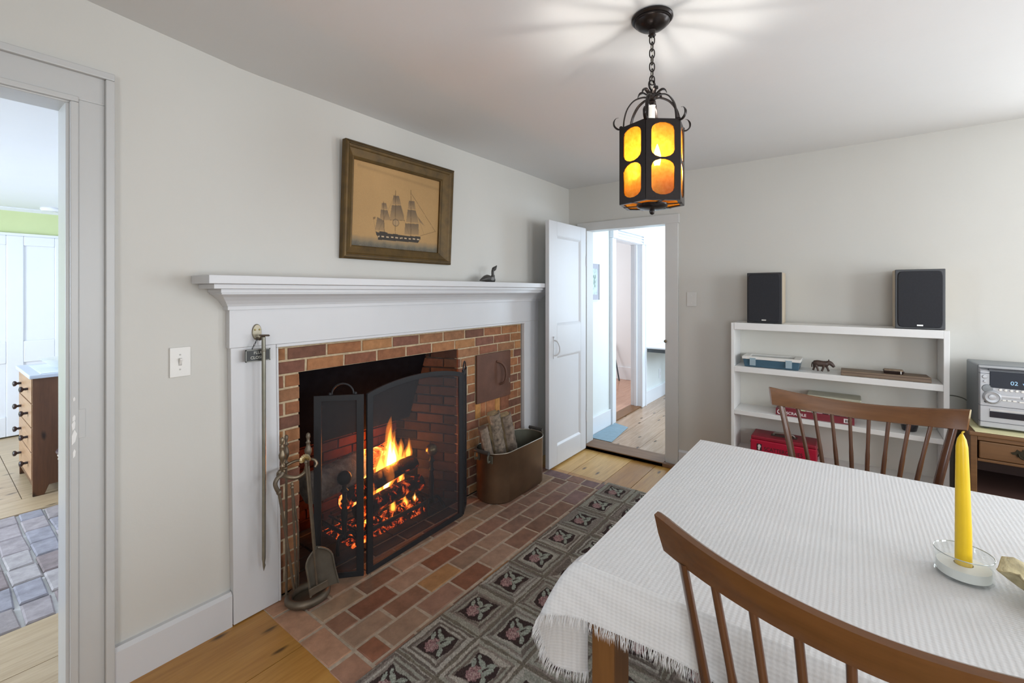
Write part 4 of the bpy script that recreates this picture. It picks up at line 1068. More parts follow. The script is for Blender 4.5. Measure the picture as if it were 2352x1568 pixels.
# ------------------------------------------------------------------ hooked rug
RT = .236; RH = .215
RX0, RX1, RY1, RY0 = .55, 2.992, 1.389, -.9
def rug_colour(X, Y):
    """colour of the hooked pattern at world x,y (arrays)"""
    u = (RX1 - X) / RT; w = (RY1 - Y) / RH
    iu = np.floor(u); iw = np.floor(w); a = u - iu - .5; b = w - iw - .5
    wob = .02 * np.sin(X * 60 + Y * 31) + .015 * np.sin(Y * 75 - X * 20)
    ch = np.maximum(np.abs(a), np.abs(b)) + wob * .35
    k = np.floor(ch * 2 * 11.0)
    h = np.sin(k * 12.9898 + iu * 78.233 + iw * 37.719 + (np.abs(a) > np.abs(b)) * 3.1) * 43758.5453; h = h - np.floor(h)
    s = np.sin(X * 500 + k * 3) * .5
    g0 = np.array(srgb(146, 144, 132)); g1 = np.array(srgb(108, 98, 90)); g2 = np.array(srgb(164, 158, 147)); g3 = np.array(srgb(132, 122, 114))
    tone = h[..., None]
    c = np.where(tone < .22, g1, np.where(tone < .55, g0, np.where(tone < .8, g3, g2)))
    warm = .5 + .5 * np.sin(iu * 2.3 + iw * 4.1)
    c = c * (1 + .08 * (warm[..., None] - .5) * np.array([1, .6, .3]))
    edge = (ch > .475); c = np.where(edge[..., None], np.array(srgb(112, 104, 92)), c)
    # dark square with rose and leaves
    sq = (np.maximum(np.abs(a), np.abs(b)) + wob) < .262
    c = np.where(sq[..., None], np.array(srgb(62, 50, 48)), c)
    # tile local frame: p toward fireplace, q toward far end
    p = -b; q = -a
    def ell(cx, cy, rx, ry, th):
        dx = q - cx; dy = p - cy; ct, st = math.cos(th), math.sin(th)
        e = ((dx * ct + dy * st) / rx) ** 2 + ((-dx * st + dy * ct) / ry) ** 2
        return e + .35 * np.sin(9 * np.arctan2(dy, dx)) * .5
    rose = ell(-.085, .05, .145, .13, .3)
    rc = np.array(srgb(150, 116, 116)); rd = np.array(srgb(108, 80, 80)); rl = np.array(srgb(170, 146, 138))
    rr = np.where((np.sin(rose * 15) > 0)[..., None], rc, np.where((np.sin(rose * 23 + q * 40) > .2)[..., None], rl, rd))
    c = np.where((rose < 1)[..., None], rr, c)
    lv = np.array(srgb(138, 142, 130)); ld = np.array(srgb(158, 162, 150))
    for cx, cy, rx, ry, th in ((.13, .07, .095, .045, 1.2), (.06, -.12, .11, .05, -.35), (.18, -.10, .08, .042, -1.0), (-.12, -.17, .09, .042, .5), (.06, .19, .085, .036, .5), (.20, .19, .05, .03, .8)):
        e = ell(cx, cy, rx, ry, th)
        c = np.where((e < 1)[..., None], np.where((np.sin(q * 90 + p * 70) > .3)[..., None], ld, lv), c)
    for (ax_, ay_), (bx_, by_) in (((-.02, .02), (.16, -.06)), ((.05, -.02), (.12, .1)), ((.02, 0), (-.08, -.14))):
        dx = bx_ - ax_; dy = by_ - ay_; t_ = np.clip(((q - ax_) * dx + (p - ay_) * dy) / (dx * dx + dy * dy), 0, 1)
        D = np.hypot(q - ax_ - t_ * dx, p - ay_ - t_ * dy); c = np.where((D < .014)[..., None], lv, c)
    return c
def rug_patch(x0, x1, y0, y1, step):
    nx = int((x1 - x0) / step); ny = int((y1 - y0) / step)
    X, Y = np.meshgrid(np.linspace(x0, x1, nx), np.linspace(y0, y1, ny), indexing='ij')
    c = rug_colour(X, Y) * (1 + rng.normal(0, .16, (nx, ny)))[..., None]
    Z = .0105 + rng.normal(0, .0006, (nx, ny)) + .0008 * np.sin(X * 700) * np.sin(Y * 650)
    ex = np.minimum.reduce([X - RX0, RX1 - X, RY1 - Y, Y - RY0]); Z = np.where(ex < .006, .0062 + np.maximum(ex, 0) * .7, Z)
    return X, Y, Z, np.clip(c, 0, 1), nx, ny
vs = []; fs_ = []; cs = []
for (x0, x1, y0, y1, st) in ((.85, RX1, .50, RY1, .0031), (RX0, .85, .50, RY1, .006), (RX0, RX1, RY0, .50, .012)):
    X, Y, Z, c, nx, ny = rug_patch(x0, x1, y0, y1, st)
    b = sum(len(v) for v in vs)
    vs.append(np.stack([X, Y, Z], -1).reshape(-1, 3)); cs.append(c.reshape(-1, 3))
    I, J = np.meshgrid(np.arange(nx - 1), np.arange(ny - 1), indexing='ij'); q = b + I * ny + J
    fs_.append(np.stack([q, q + ny, q + ny + 1, q + 1], -1).reshape(-1, 4))
vv = np.concatenate(vs); ff = np.concatenate(fs_); cc_ = np.concatenate(cs)
me = bpy.data.meshes.new('hooked_rug'); me.vertices.add(len(vv)); me.vertices.foreach_set('co', vv.astype(np.float32).ravel())
me.loops.add(ff.size); me.loops.foreach_set('vertex_index', ff.astype(np.int32).ravel())
me.polygons.add(len(ff)); me.polygons.foreach_set('loop_start', np.arange(0, ff.size, 4, dtype=np.int32)); me.polygons.foreach_set('loop_total', np.full(len(ff), 4, dtype=np.int32))
me.update(); me.validate()
at = me.color_attributes.new('col', 'FLOAT_COLOR', 'POINT'); at.data.foreach_set('color', np.concatenate([cc_, np.ones((len(cc_), 1))], 1).astype(np.float32).ravel())
me.materials.append(vcol('hooked wool', .95, 120, .22, .6, 300, .1))
rug = bpy.data.objects.new('hooked_rug', me); COL.objects.link(rug)
tag(rug, 'grey hooked rug patterned with dark rose squares', 'rug')
MB().box(RX0 + .004, RX1 - .004, RY0 + .004, RY1 - .004, .0062, .0082).build('rug_backing', plain('rug backing', (.1, .09, .08), .95), rug)

# ------------------------------------------------------------------ table, cloth
tb = thing('dining_table', 'walnut-brown dining table under white woven cloth', 'table', (1.455, -.4, 0))
TX0, TX1, TY0, TY1, TZ = .935, 1.972, -1.35, .498, .7485
bx('tabletop', TABLEW, tb, TX0, TX1, TY0, TY1, TZ - .026, TZ, .004)
mb = MB(); mb.box(TX0 + .05, TX1 - .05, TY1 - .085, TY1 - .06, .63, TZ - .0265); mb.box(TX0 + .05, TX1 - .05, TY0 + .06, TY0 + .085, .63, TZ - .0265); mb.box(TX0 + .05, TX0 + .075, TY0 + .085, TY1 - .085, .63, TZ - .0265); mb.box(TX1 - .075, TX1 - .05, TY0 + .085, TY1 - .085, .63, TZ - .0265)
mb.build('apron', TABLEW, tb, bevel=.002)
for lx in (0, 1):
    for ly in (0, 1):
        x0 = TX0 + .010 if lx == 0 else TX1 - .098; y1 = TY1 - .018 if ly == 1 else TY0 + .073
        m = MB(); m.box(x0, x0 + .085, y1 - .056, y1, .0145, .60)
        m.box(x0 - .006, x0 + .091, y1 - .062, y1 + .006, .60, .625); m.box(x0, x0 + .085, y1 - .056, y1, .625, TZ - .0265)
        m.build('leg', TABLEW, tb, bevel=.003)
# cloth
t = NT('white waffle cloth'); v = t.coord()
wx = t.n('ShaderNodeTexWave', wave_type='BANDS', bands_direction='X'); wx.inputs['Scale'].default_value = 42; wx.inputs['Distortion'].default_value = .6; wx.inputs['Detail'].default_value = 1; t.l(v, wx.inputs['Vector'])
wy = t.n('ShaderNodeTexWave', wave_type='BANDS', bands_direction='Y'); wy.inputs['Scale'].default_value = 30; wy.inputs['Distortion'].default_value = .8; wy.inputs['Detail'].default_value = 1; t.l(v, wy.inputs['Vector'])
wz = t.n('ShaderNodeTexWave', wave_type='BANDS', bands_direction='Z'); wz.inputs['Scale'].default_value = 42; wz.inputs['Distortion'].default_value = .6; t.l(v, wz.inputs['Vector'])
hs = t.mix(.5, wx.outputs['Fac'], wy.outputs['Fac']); hs2 = t.mix(.33, hs, wz.outputs['Fac']); hs3 = t.mix(.3, hs2, t.noise(v, 260, 2))
t.bsdf(t.ramp(hs3, [(.2, (.585, .585, .585)), (.65, (.655, .655, .655))]), .9, spec=.15); t.bump(hs3, .35, .003); CLOTH = t.m
tc = thing('tablecloth', 'white woven tablecloth with fringed hem on dining table', 'tablecloth', (1.455, -.4, TZ))
ZT = TZ + .003
KX, KY = .928, .506
cols_ = []   # (edge top point, hem point)
for i in range(60):
    y = -1.36 + (0.42 + 1.36) * i / 59
    hz_ = .640 + .004 * math.sin(9 * y) ; hx = .908 - .010 * math.sin(6.5 * y + 1.2) - .006 * math.sin(17 * y)
    if y < .17: hz_ -= .035 * min(1, (.17 - y) / .12)
    cols_.append(((KX, y, ZT), (hx, y + .01, hz_)))
cols_ += [((KX, .46, ZT), (.905, .485, .638)), ((KX, .492, ZT), (.900, .525, .631)), ((KX + .003, KY - .004, ZT), (.892, .562, .622)), ((KX + .008, KY, ZT), (.886, .588, .612)), ((KX + .014, KY, ZT), (.889, .594, .585)), ((KX + .022, KY, ZT), (.897, .586, .545)), ((KX + .026, KY, ZT), (.905, .577, .510)), ((KX + .028, KY, ZT), (.912, .566, .491)), ((KX + .029, KY, ZT), (.921, .546, .486)), ((KX + .030, KY, ZT), (.934, .516, .483)), ((KX + .031, KY, ZT), (.948, .492, .484)), ((KX + .034, KY, ZT), (.960, .497, .487)), ((KX + .038, KY, ZT), (.985, .520, .490))]
for i in range(1, 40):
    x = .98 + (1.99 - .98) * i / 39
    cols_.append(((x, KY, ZT), (x + .04 * (1 - i / 39), .548 + .012 * math.sin(14 * x), .495 + .006 * math.sin(8 * x))))
CAM_ = V((0, 0, 1.38))
for i_ in range(64, 73):
    t_, h_ = cols_[i_]; k_ = 1 + .035 * min(1, (i_ - 63) / 3); q_ = CAM_ + (V(h_) - CAM_) * k_; cols_[i_] = ((t_[0] + .02, t_[1], t_[2]), tuple(q_))
grid_ = []; NR = 15
for (tx, ty, tz), (hx, hy, hz_) in cols_:
    T0 = V((tx, ty, tz)); Hh = V((hx, hy, hz_)); out = V((hx - tx, hy - ty, 0)); o_l = out.length
    row = []
    inward = -out.normalized()
    for k in range(NR):
        s = k / (NR - 1)
        # leave the top horizontally then fall
        fx = s ** .8; fz = s ** 1.25 if s > .12 else s * .5
        row.append(T0 + out * fx + V((0, 0, (hz_ - tz) * fz)))
    grid_.append(row)
mb = MB(); mb.grid(grid_)
# flat top as a fine sheet joined at the rim
xs_ = np.linspace(KX, 2.0, 50); ys_ = np.linspace(-1.36, KY, 80)
mb.grid([[(x, y, ZT + .0007 * math.sin(14 * x + 3 * y) * math.sin(9 * y) * (1 if KX + .02 < x and y < KY - .02 else 0)) for y in ys_] for x in xs_])
# short fall on the far side
mb.grid([[(2.0 + .004 * k, y, ZT - .016 * k) for k in range(8)] for y in ys_])
cl = mb.build('cloth_sheet', CLOTH, tc, smooth=180, recalc=False)
R = random.Random(11); fr = MB()
hem = [c[1] for c in cols_]; dirs = []
for i, row in enumerate(grid_): dirs.append((row[-1] - row[-3]).normalized())
for i in range(len(hem) - 1):
    a, b = V(hem[i]), V(hem[i + 1]); L = (b - a).length; n = max(1, int(L / .0011))
    if a.x > 1.25 and a.y > .5: continue
    for k in range(n):
        p = a.lerp(b, (k + R.random()) / n); d = dirs[i].lerp(dirs[i + 1], .5); tn = (b - a).normalized()
        onside = 60 < i < 69
        L_ = R.uniform(.018, .034); sl = R.uniform(-.35, .35)
        d2 = (d * .6 + V((0, 0, -1)) * .5 + tn * sl + (V((-.5, .35, 0)) * .8 if 63 <= i < 68 else V((0, 0, 0)))).normalized()
        side = d2.cross(V((R.uniform(-1, 1), R.uniform(-1, 1), .2))).normalized() * R.uniform(.0005, .0010)
        p1 = p + d2 * L_ * .55 + V((R.uniform(-.002, .002), R.uniform(-.002, .002), 0)); p2 = p + (d2 * .8 + V((0, 0, -.3))).normalized() * L_
        p0 = p - d * .004
        fr.add([p0 - side, p0 + side, p1 + side, p1 - side, p2], [(0, 1, 2, 3), (3, 2, 4)])
t2 = plain('fringe cotton', (.66, .66, .66), .9, var=.05, spec=.1)
f_ = fr.build('fringe', t2, tc, recalc=False); f_['kind'] = 'stuff'

# ------------------------------------------------------------------ candle and holder, dish
CXc, CYc = 1.389, -.200; CZ = ZT + .0012
t = NT('clear glass'); gl = t.n('ShaderNodeBsdfGlossy'); gl.inputs['Roughness'].default_value = .03; trn = t.n('ShaderNodeBsdfTransparent'); trn.inputs['Color'].default_value = (.975, .985, .98, 1)
mxs = t.n('ShaderNodeMixShader'); mxs.inputs[0].default_value = .09; t.l(trn.outputs[0], mxs.inputs[1]); t.l(gl.outputs[0], mxs.inputs[2]); t.l(mxs.outputs[0], t.out.inputs['Surface']); GLASS = t.m
hd = thing('candle_holder', 'round clear glass candle holder on the white tablecloth', 'candle holder', (CXc, CYc, CZ))
MB().lathe([(.044, 0), (.048, .003), (.0485, .048), (.0495, .052), (.0475, .053), (.0455, .049), (.045, .006), (.001, .005)], (CXc, CYc, CZ), 36).build('glass_bowl', GLASS, hd, smooth=50)
MB().tube([(CXc + .0486 * math.cos(a), CYc + .0486 * math.sin(a), CZ + .0525) for a in [2 * PI * i / 40 for i in range(41)]], .0011, 6, cap=False).build('rim', plain('glass rim edge', (.45, .48, .46), .08, .3), hd, smooth=60)
MB().lathe([(.044, .0065), (.0443, .026), (.016, .027), (.0155, .0065)], (CXc, CYc, CZ), 30).build('white_filling', plain('white wax fill', (.80, .80, .77), .55, var=.05), hd, smooth=50)
cd = thing('taper_candle', 'yellow taper candle standing in round glass holder', 'candle', (CXc, CYc, CZ + .0068))
mb = MB(); mb.tube([(CXc, CYc, CZ + .0068), (CXc - .0005, CYc + .0003, CZ + .10), (CXc - .002, CYc + .002, CZ + .22), (CXc - .003, CYc + .003, CZ + .285), (CXc - .0032, CYc + .0032, CZ + .302), (CXc - .003, CYc + .003, CZ + .313)], [.0142, .0138, .0118, .0102, .0075, .0025], 18)
mb.build('wax', plain('yellow wax', (.72, .47, .012), .38, var=.05, spec=.4), cd, smooth=50)
MB().tube(bez([(CXc - .003, CYc + .003, CZ + .312), (CXc - .0025, CYc + .0018, CZ + .317), (CXc - .001, CYc - .001, CZ + .3185)], 3), .0018, 6).build('wick', plain('waxed wick', (.60, .40, .03), .6), cd)
sh = thing('ruffled_dish', 'tan ruffled shell-like dish at right end of tablecloth', 'dish', (1.335, -.345, CZ))
pts = []
for i in range(8):
    s = i / 7; row = []
    for j in range(73):
        a = 2 * PI * j / 72; r = (.012 + .085 * s) * (1 + .10 * s * math.sin(5 * a + .9) + .035 * s * math.sin(13 * a)); z = CZ + .001 + .055 * s ** 1.6 + .008 * s * math.sin(7 * a + .6) + .0015 * math.sin(40 * a) * s
        row.append((1.345 + r * math.cos(a), -.350 + r * math.sin(a), max(z, CZ + .0005)))
    pts.append(row)
mb = MB(); mb.grid(pts); o = mb.build('shell', plain('tan dried shell', (.40, .34, .20), .85, var=.4, scale=45, bstr=.6, bscale=90), sh, smooth=60, recalc=False)
md = o.modifiers.new('Solid', 'SOLIDIFY'); md.thickness = .003; md.offset = 1
MB().lathe([(.02, 0), (.014, .004), (.012, .006)], (1.345, -.350, CZ), 16).build('foot', plain('tan foot', (.35, .3, .19), .8), sh)

# ------------------------------------------------------------------ spindle-back chairs (local: +x is the sitting direction, y across)
def make_chair(name, label, loc, rz, R_, half_ang, ztop, hgt):
    ch = thing(name, label, 'chair', loc, rz, 'spindle-back chairs at the table')
    cxr = R_ - .22       # circle centre in local x, back of circle at x=-.22
    at_ = lambda a, rr=R_: (cxr - rr * math.cos(a), rr * math.sin(a))
    K = 40; rings = []
    for i in range(K + 1):
        a = -half_ang + 2 * half_ang * i / K; u_ = abs(a) / half_ang
        x, y = at_(a); nx, ny = math.cos(a), -math.sin(a)      # towards the sitter
        lean = .010
        h = hgt + .013 * u_ ** 2; zt_ = ztop + .039 * u_ ** 1.8
        th = .021
        drop = .018 * max(0, u_ - .0) ** 3
        prof_ = [(-.4 * th - lean * 1.0, zt_ - .004), (.05 * th - lean, zt_), (.45 * th - lean, zt_ - .004), (.5 * th, zt_ - h * .5), (.42 * th + lean, zt_ - h + .004), (0 + lean, zt_ - h), (-.42 * th + lean, zt_ - h + .004), (-.5 * th, zt_ - h * .5)]
        # ends: bevelled slightly outwards at the top
        sl = (.004 * (1 if a > 0 else -1)) if i in (0, K) else 0
        rings.append([(x + nx * p, y + ny * p + sl * ((q - (zt_ - h)) / h), q - 0 * drop) for p, q in prof_])
    MB().loft(rings).build('crest_rail', CHAIRW, ch, smooth=35, local=True)
    SZ = .455
    zbf = lambda f: ztop - hgt + (.039 - .013) * abs(f) ** 1.8
    for k in range(8):
        f = -1 + 2 * (k + 1) / 9; a = f * half_ang * .87
        x, y = at_(a); xb = -.175 + .045 * abs(f) ** 2; yb = f * .20; zb = zbf(f * .87)
        xm, ym = (x + xb) / 2 - .012, (y + yb) / 2
        MB().tube(bez([(xb, yb, SZ - .001), (xb * .6 + x * .4 - .008, yb * .6 + y * .4, SZ + (zb - SZ) * .45), (x + .008, y, zb + .006)], 8), [.0062] * 3 + [.0085] * 8 + [.0072] * 6, 10).build('spindle', CHAIRV, ch, smooth=60, local=True)
    for s in (-1, 1):
        a = s * half_ang * .87; x, y = at_(a); xb, yb = -.13, s * .212; zb = zbf(.87)
        MB().tube(bez([(xb, yb, SZ - .001), (xb * .55 + x * .45 - .006, yb * .55 + y * .45, SZ + (zb - SZ) * .5), (x + .007, y, zb + .008)], 8), [.012] * 6 + [.0145] * 6 + [.0135] * 5, 12, flat=(.55, 1.2), up=(.76, .65 * s, 0)).build('back_post', CHAIRV, ch, smooth=60, local=True)
    # saddle seat
    rings = []
    out_ = []
    n = 44
    for i in range(n):
        a = 2 * PI * i / n; c_, s_ = math.cos(a), math.sin(a)
        rx = .225 if c_ > 0 else .235; e = .72
        px = rx * math.copysign(abs(c_) ** e, c_); py = (.235 if c_ < 0 else .25) * math.copysign(abs(s_) ** e, s_)
        out_.append((px, py))
    def sr(k, z, dish=0): return [(x * k, y * k, z) for x, y in out_]
    MB().loft([sr(.90, SZ - .042), sr(.97, SZ - .034), sr(1.0, SZ - .018), sr(.985, SZ - .004), sr(.95, SZ), sr(.8, SZ - .005), sr(.5, SZ - .011), sr(.05, SZ - .012)]).build('seat', CHAIRW, ch, smooth=45, local=True)
    legs = {}
    for sx in (-1, 1):
        for sy in (-1, 1):
            t0 = (.15 * sx, .17 * sy, SZ - .036); t1 = ((.205 if sx > 0 else -.245) , .225 * sy, .0150)
            legs[(sx, sy)] = (V(t0), V(t1))
            MB().tube([V(t0).lerp(V(t1), q) for q in (0, .2, .45, .6, .85, 1)], [.013, .017, .019, .0165, .0135, .012], 12).build('leg', CHAIRV, ch, smooth=60, local=True)
    for sy in (-1, 1):
        MB().tube([legs[(-1, sy)][0].lerp(legs[(-1, sy)][1], .6), (legs[(-1, sy)][0].lerp(legs[(-1, sy)][1], .6) + legs[(1, sy)][0].lerp(legs[(1, sy)][1], .6)) / 2, legs[(1, sy)][0].lerp(legs[(1, sy)][1], .6)], [.008, .012, .008], 10).build('stretcher', CHAIRV, ch, smooth=60, local=True)
    m0 = (legs[(-1, -1)][0].lerp(legs[(-1, -1)][1], .6) + legs[(1, -1)][0].lerp(legs[(1, -1)][1], .6)) / 2; m1 = V((m0.x, -m0.y, m0.z))
    MB().tube([m0, (m0 + m1) / 2, m1], [.008, .012, .008], 10).build('stretcher', CHAIRV, ch, smooth=60, local=True)
    return ch
HALF = math.asin(.325 / .81)
make_chair('spindle_chair', 'brown spindle-back chair at the near end of table, cropped by photo edge', (1.007, -.0425, 0), -.04, .81, HALF, .917, .068)
make_chair('spindle_chair', 'brown spindle-back chair on the far side of table before the bookcase', (2.235, -.032, 0), PI, .81, HALF, .896, .066)
# ------------------------------------------------------------------ bookcase on the right wall
BX0, BX1 = 3.360, 3.592; BY0, BY1 = -.431, .651
bc = thing('bookcase', 'low white open bookcase against the right wall', 'bookcase', (3.47, .11, 0))
BCW = paint('bookcase white', (.74, .74, .73), .4, .02, 5, 40, .05)
bx('side_panel', BCW, bc, BX0, BX1, BY1 - .019, BY1, .001, 1.166, .0015)
bx('side_panel', BCW, bc, BX0, BX1, BY0, BY0 + .024, .001, 1.166, .0015)
MB().box(BX1 - .008, BX1, BY0 + .0245, BY1 - .0195, .05, 1.12).build('back_panel', paint('bookcase back cream', (.68, .67, .62), .5), bc)
YA, YC = BY0 + .0245, BY1 - .0195
shelves = [(.05, .072), (.262, .292), (.545, .574), (.835, .871)]
for z0, z1 in shelves: bx('shelf', BCW, bc, BX0 + .001, BX1 - .0085, YA, YC, z0, z1, .0015)
bx('top_board', BCW, bc, BX0 - .002, BX1 - .0085, YA - .0, YC + .0, 1.122, 1.1675, .0015)
bx('plinth', BCW, bc, BX0 + .01, BX0 + .025, YA, YC, .001, .0495, .001)
TOPZ = 1.168
# loudspeakers
GRL = plain('speaker grille cloth', (.012, .013, .018), .75, var=.2, scale=120)
SPW = wood('speaker ash veneer', (.42, .34, .24), (.60, .52, .40), 'z', 1.5, .5)
SPB = plain('speaker black edge', (.02, .021, .025), .35)
def speaker(y0, y1, label, torn=False):
    x0, x1, z0, z1 = BX0 + .006, BX1 - .012, TOPZ + .0005, TOPZ + .336
    s = thing('loudspeaker', label, 'speaker', ((x0 + x1) / 2, (y0 + y1) / 2, z0), 0, 'bookshelf speakers')
    bx('cabinet', SPW, s, x0 + .022, x1, y0, y1, z0, z1, .002)
    bx('baffle', SPB, s, x0 + .012, x0 + .0218, y0, y1, z0, z1, .003)
    m = .010; pts = []
    W_ = y1 - y0 - 2 * m; H_ = z1 - z0 - 2 * m
    prof = []
    for i in range(40):
        a = 2 * PI * i / 40; c_, s_ = math.cos(a), math.sin(a); e = .16
        prof.append(((y0 + y1) / 2 + W_ / 2 * math.copysign(abs(c_) ** e, c_), (z0 + z1) / 2 + H_ / 2 * math.copysign(abs(s_) ** e, s_)))
    cy_, cz_ = (y0 + y1) / 2, (z0 + z1) / 2
    MB().loft([[(x0 + .0118, y, z) for y, z in prof], [(x0 + .004, y, z) for y, z in prof], [(x0, cy_ + (y - cy_) * .97, cz_ + (z - cz_) * .98) for y, z in prof]]).build('grille', GRL, s, smooth=40)
    bx('badge', plain('silver badge', (.62, .62, .60), .3, .3), s, x0 - .0015, x0, cy_ - .013, cy_ + .013, z0 + .018, z0 + .026, .0003)
    MRX = Matrix(((0, 0, -1, 0), (-1, 0, 0, 0), (0, 1, 0, 0), (0, 0, 0, 1)))
    for q in (.05, .17, .25):
        pass
    return s
speaker(.352, .556, 'black-fronted loudspeaker at left end of bookcase top')
speaker(-.417, -.207, 'black-fronted loudspeaker at right end of bookcase top')
# plastic storage box with white lid
bxz = .8715
sb = thing('storage_box', 'clear blue plastic box with white lid on upper shelf', 'storage box', (3.47, .42, bxz))
t = NT('blue clear plastic'); v = t.coord(); d_ = t.n('ShaderNodeBsdfPrincipled'); d_.inputs['Base Color'].default_value = (.10, .20, .28, 1); d_.inputs['Roughness'].default_value = .25
tr = t.n('ShaderNodeBsdfTransparent'); tr.inputs['Color'].default_value = (.45, .62, .72, 1); mx = t.n('ShaderNodeMixShader'); mx.inputs[0].default_value = .6; t.l(tr.outputs[0], mx.inputs[1]); t.l(d_.outputs[0], mx.inputs[2]); t.l(mx.outputs[0], t.out.inputs['Surface']); BLUEP = t.m
sx0, sx1, sy0, sy1 = 3.385, 3.565, .255, .582
MB().hexa([(sx0 + .008, sy0 + .008, bxz + .0006), (sx1 - .008, sy0 + .008, bxz + .0006), (sx1 - .008, sy1 - .008, bxz + .0006), (sx0 + .008, sy1 - .008, bxz + .0006), (sx0, sy0, bxz + .052), (sx1, sy0, bxz + .052), (sx1, sy1, bxz + .052), (sx0, sy1, bxz + .052)]).build('tub', BLUEP, sb, bevel=.004)
mb = MB(); zl = bxz + .0525
mb.box(sx0 - .005, sx0 + .03, sy0 - .005, sy1 + .005, zl, zl + .018); mb.box(sx1 - .03, sx1 + .005, sy0 - .005, sy1 + .005, zl, zl + .018); mb.box(sx0 + .03, sx1 - .03, sy0 - .005, sy0 + .035, zl, zl + .018); mb.box(sx0 + .03, sx1 - .03, sy1 - .035, sy1 + .005, zl, zl + .018)
mb.build('lid', PLASTICW, sb, bevel=.002)
MB().box(sx0 + .0305, sx1 - .0305, sy0 + .0355, sy1 - .0355, zl + .003, zl + .009).build('lid_window', plain('smoky lid window', (.25, .29, .28), .15), sb)
for y in (sy0 + .06, sy1 - .06): bx('latch', plain('clear latch', (.30, .40, .46), .2), sb, sx0 - .009, sx0 - .0055, y - .018, y + .018, bxz + .012, bxz + .062, .001)
# carved animal
an = thing('carved_animal', 'dark carved wooden animal figurine walking on upper shelf', 'figurine', (3.44, .14, bxz))
AN = plain('dark carved ebony', (.055, .032, .024), .5, var=.4, scale=70)
z0 = bxz + .0006; AX = 3.44
def lump(path, rad, nm, sub=0): return MB().tube(bez(path, 4), rad, 10).build(nm, AN, an, smooth=60)
ay = lambda q: .194 - q      # q: distance from tail toward head
rad = np.interp(np.linspace(0, 1, 21), [0, .08, .3, .55, .8, 1], [.006, .016, .0205, .019, .018, .013]).tolist()
lump([(AX, ay(.004), z0 + .053), (AX, ay(.018), z0 + .052), (AX, ay(.038), z0 + .052), (AX, ay(.058), z0 + .051), (AX, ay(.074), z0 + .053), (AX, ay(.084), z0 + .057)], rad, 'body')
rad = np.interp(np.linspace(0, 1, 13), [0, .3, .55, .8, 1], [.015, .0135, .0125, .010, .007]).tolist()
lump([(AX, ay(.078), z0 + .056), (AX, ay(.092), z0 + .060), (AX, ay(.105), z0 + .050), (AX, ay(.116), z0 + .036)], rad, 'head')
for (q0, q1, dx) in ((.012, .006, .010), (.020, .034, -.010), (.062, .052, -.010), (.070, .088, .010)):
    r_ = [.0095, .009, .008, .007, .0062, .0058, .0056, .006, .0066]
    lump([(AX + dx, ay(q0), z0 + .045), (AX + dx, ay((q0 + q1) / 2 + .002), z0 + .024), (AX + dx, ay(q1), z0 + .006)], r_, 'leg')
lump([(AX, ay(.004), z0 + .058), (AX, ay(-.001), z0 + .042), (AX, ay(.0), z0 + .026)], [.003] * 9, 'tail')
for dx in (-.009, .009): MB().ball((AX + dx, ay(.088), z0 + .073), .0055, 8, 6, (.6, .7, 1.4)).build('ear', AN, an, smooth=60)
# flat wooden game board box and small dark box on it
wbx = thing('wooden_board_box', 'long flat greyish-brown wooden box on upper shelf', 'box', (3.44, -.16, bxz))
MB().hexa([(3.375, -.362, bxz + .0006), (3.50, -.362, bxz + .0006), (3.50, .044, bxz + .0006), (3.375, .044, bxz + .0006), (3.377, -.360, bxz + .030), (3.498, -.352, bxz + .030), (3.498, .044, bxz + .030), (3.377, .044, bxz + .030)]).build('wooden_case', wood('grey brown box wood', (.14, .095, .06), (.22, .155, .105), 'y', 2, .55), wbx, bevel=.003)
bx('lid_line', DARKW, wbx, 3.3745, 3.3765, -.36, .043, bxz + .019, bxz + .0205, .0003)
sd_ = thing('small_dark_box', 'small dark box with tan top resting on flat wooden box', 'box', (3.435, -.20, bxz + .031))
MB().hexa([(3.40, -.243, bxz + .0308), (3.46, -.243, bxz + .0308), (3.46, -.160, bxz + .0308), (3.40, -.160, bxz + .0308), (3.392, -.250, bxz + .048), (3.466, -.250, bxz + .048), (3.466, -.155, bxz + .048), (3.392, -.155, bxz + .048)]).build('tray', plain('dark brown tray', (.03, .018, .016), .4), sd_, bevel=.003)
MB().box(3.397, 3.461, -.245, -.160, bxz + .0482, bxz + .053).build('top', plain('tan speckled top', (.30, .22, .15), .6, var=.5, scale=80), sd_, bevel=.002)
bx('clasp', PLASTICW, sd_, 3.3885, 3.3915, -.236, -.231, bxz + .034, bxz + .050, .0005)
# third shelf: board games and a dark cup
z3 = .5745
RBOX = plain('crimson game box', (.20, .022, .035), .45)
MRX = Matrix(((0, 0, -1, 0), (-1, 0, 0, 0), (0, 1, 0, 0), (0, 0, 0, 1)))   # text facing -x
sc_ = thing('game_box', 'long crimson board game box with white lettering, middle shelf', 'board game', (3.47, .18, z3))
bx('carton', RBOX, sc_, 3.385, 3.57, -.022, .388, z3 + .0006, z3 + .042, .001)
WT = plain('white print', (.72, .66, .66), .6)
text_mesh('SCRABBLE', .024, Matrix.Translation((3.3845, .275, z3 + .019)) @ MRX, WT, 'lettering', sc_, .0004, bold=.0004)
for k, y in enumerate((.366, .348)):
    MB().tube([(3.3842, y + .012 * math.cos(a), z3 + .022 + .013 * math.sin(a)) for a in [2 * PI * i / 20 for i in range(21)]], .003, 6).build('swirl_print', WT, sc_)
mb = MB(); mb.box(3.3843, 3.385, -.010, .030, z3 + .008, z3 + .034); mb.build('label_print', WT, sc_)
mb = MB()
for q in (.026, .016, .006): mb.box(3.3838, 3.3843, q - .010, q - .004, z3 + .013, z3 + .028)
mb.build('label_marks', plain('black print', (.03, .02, .02), .6), sc_)
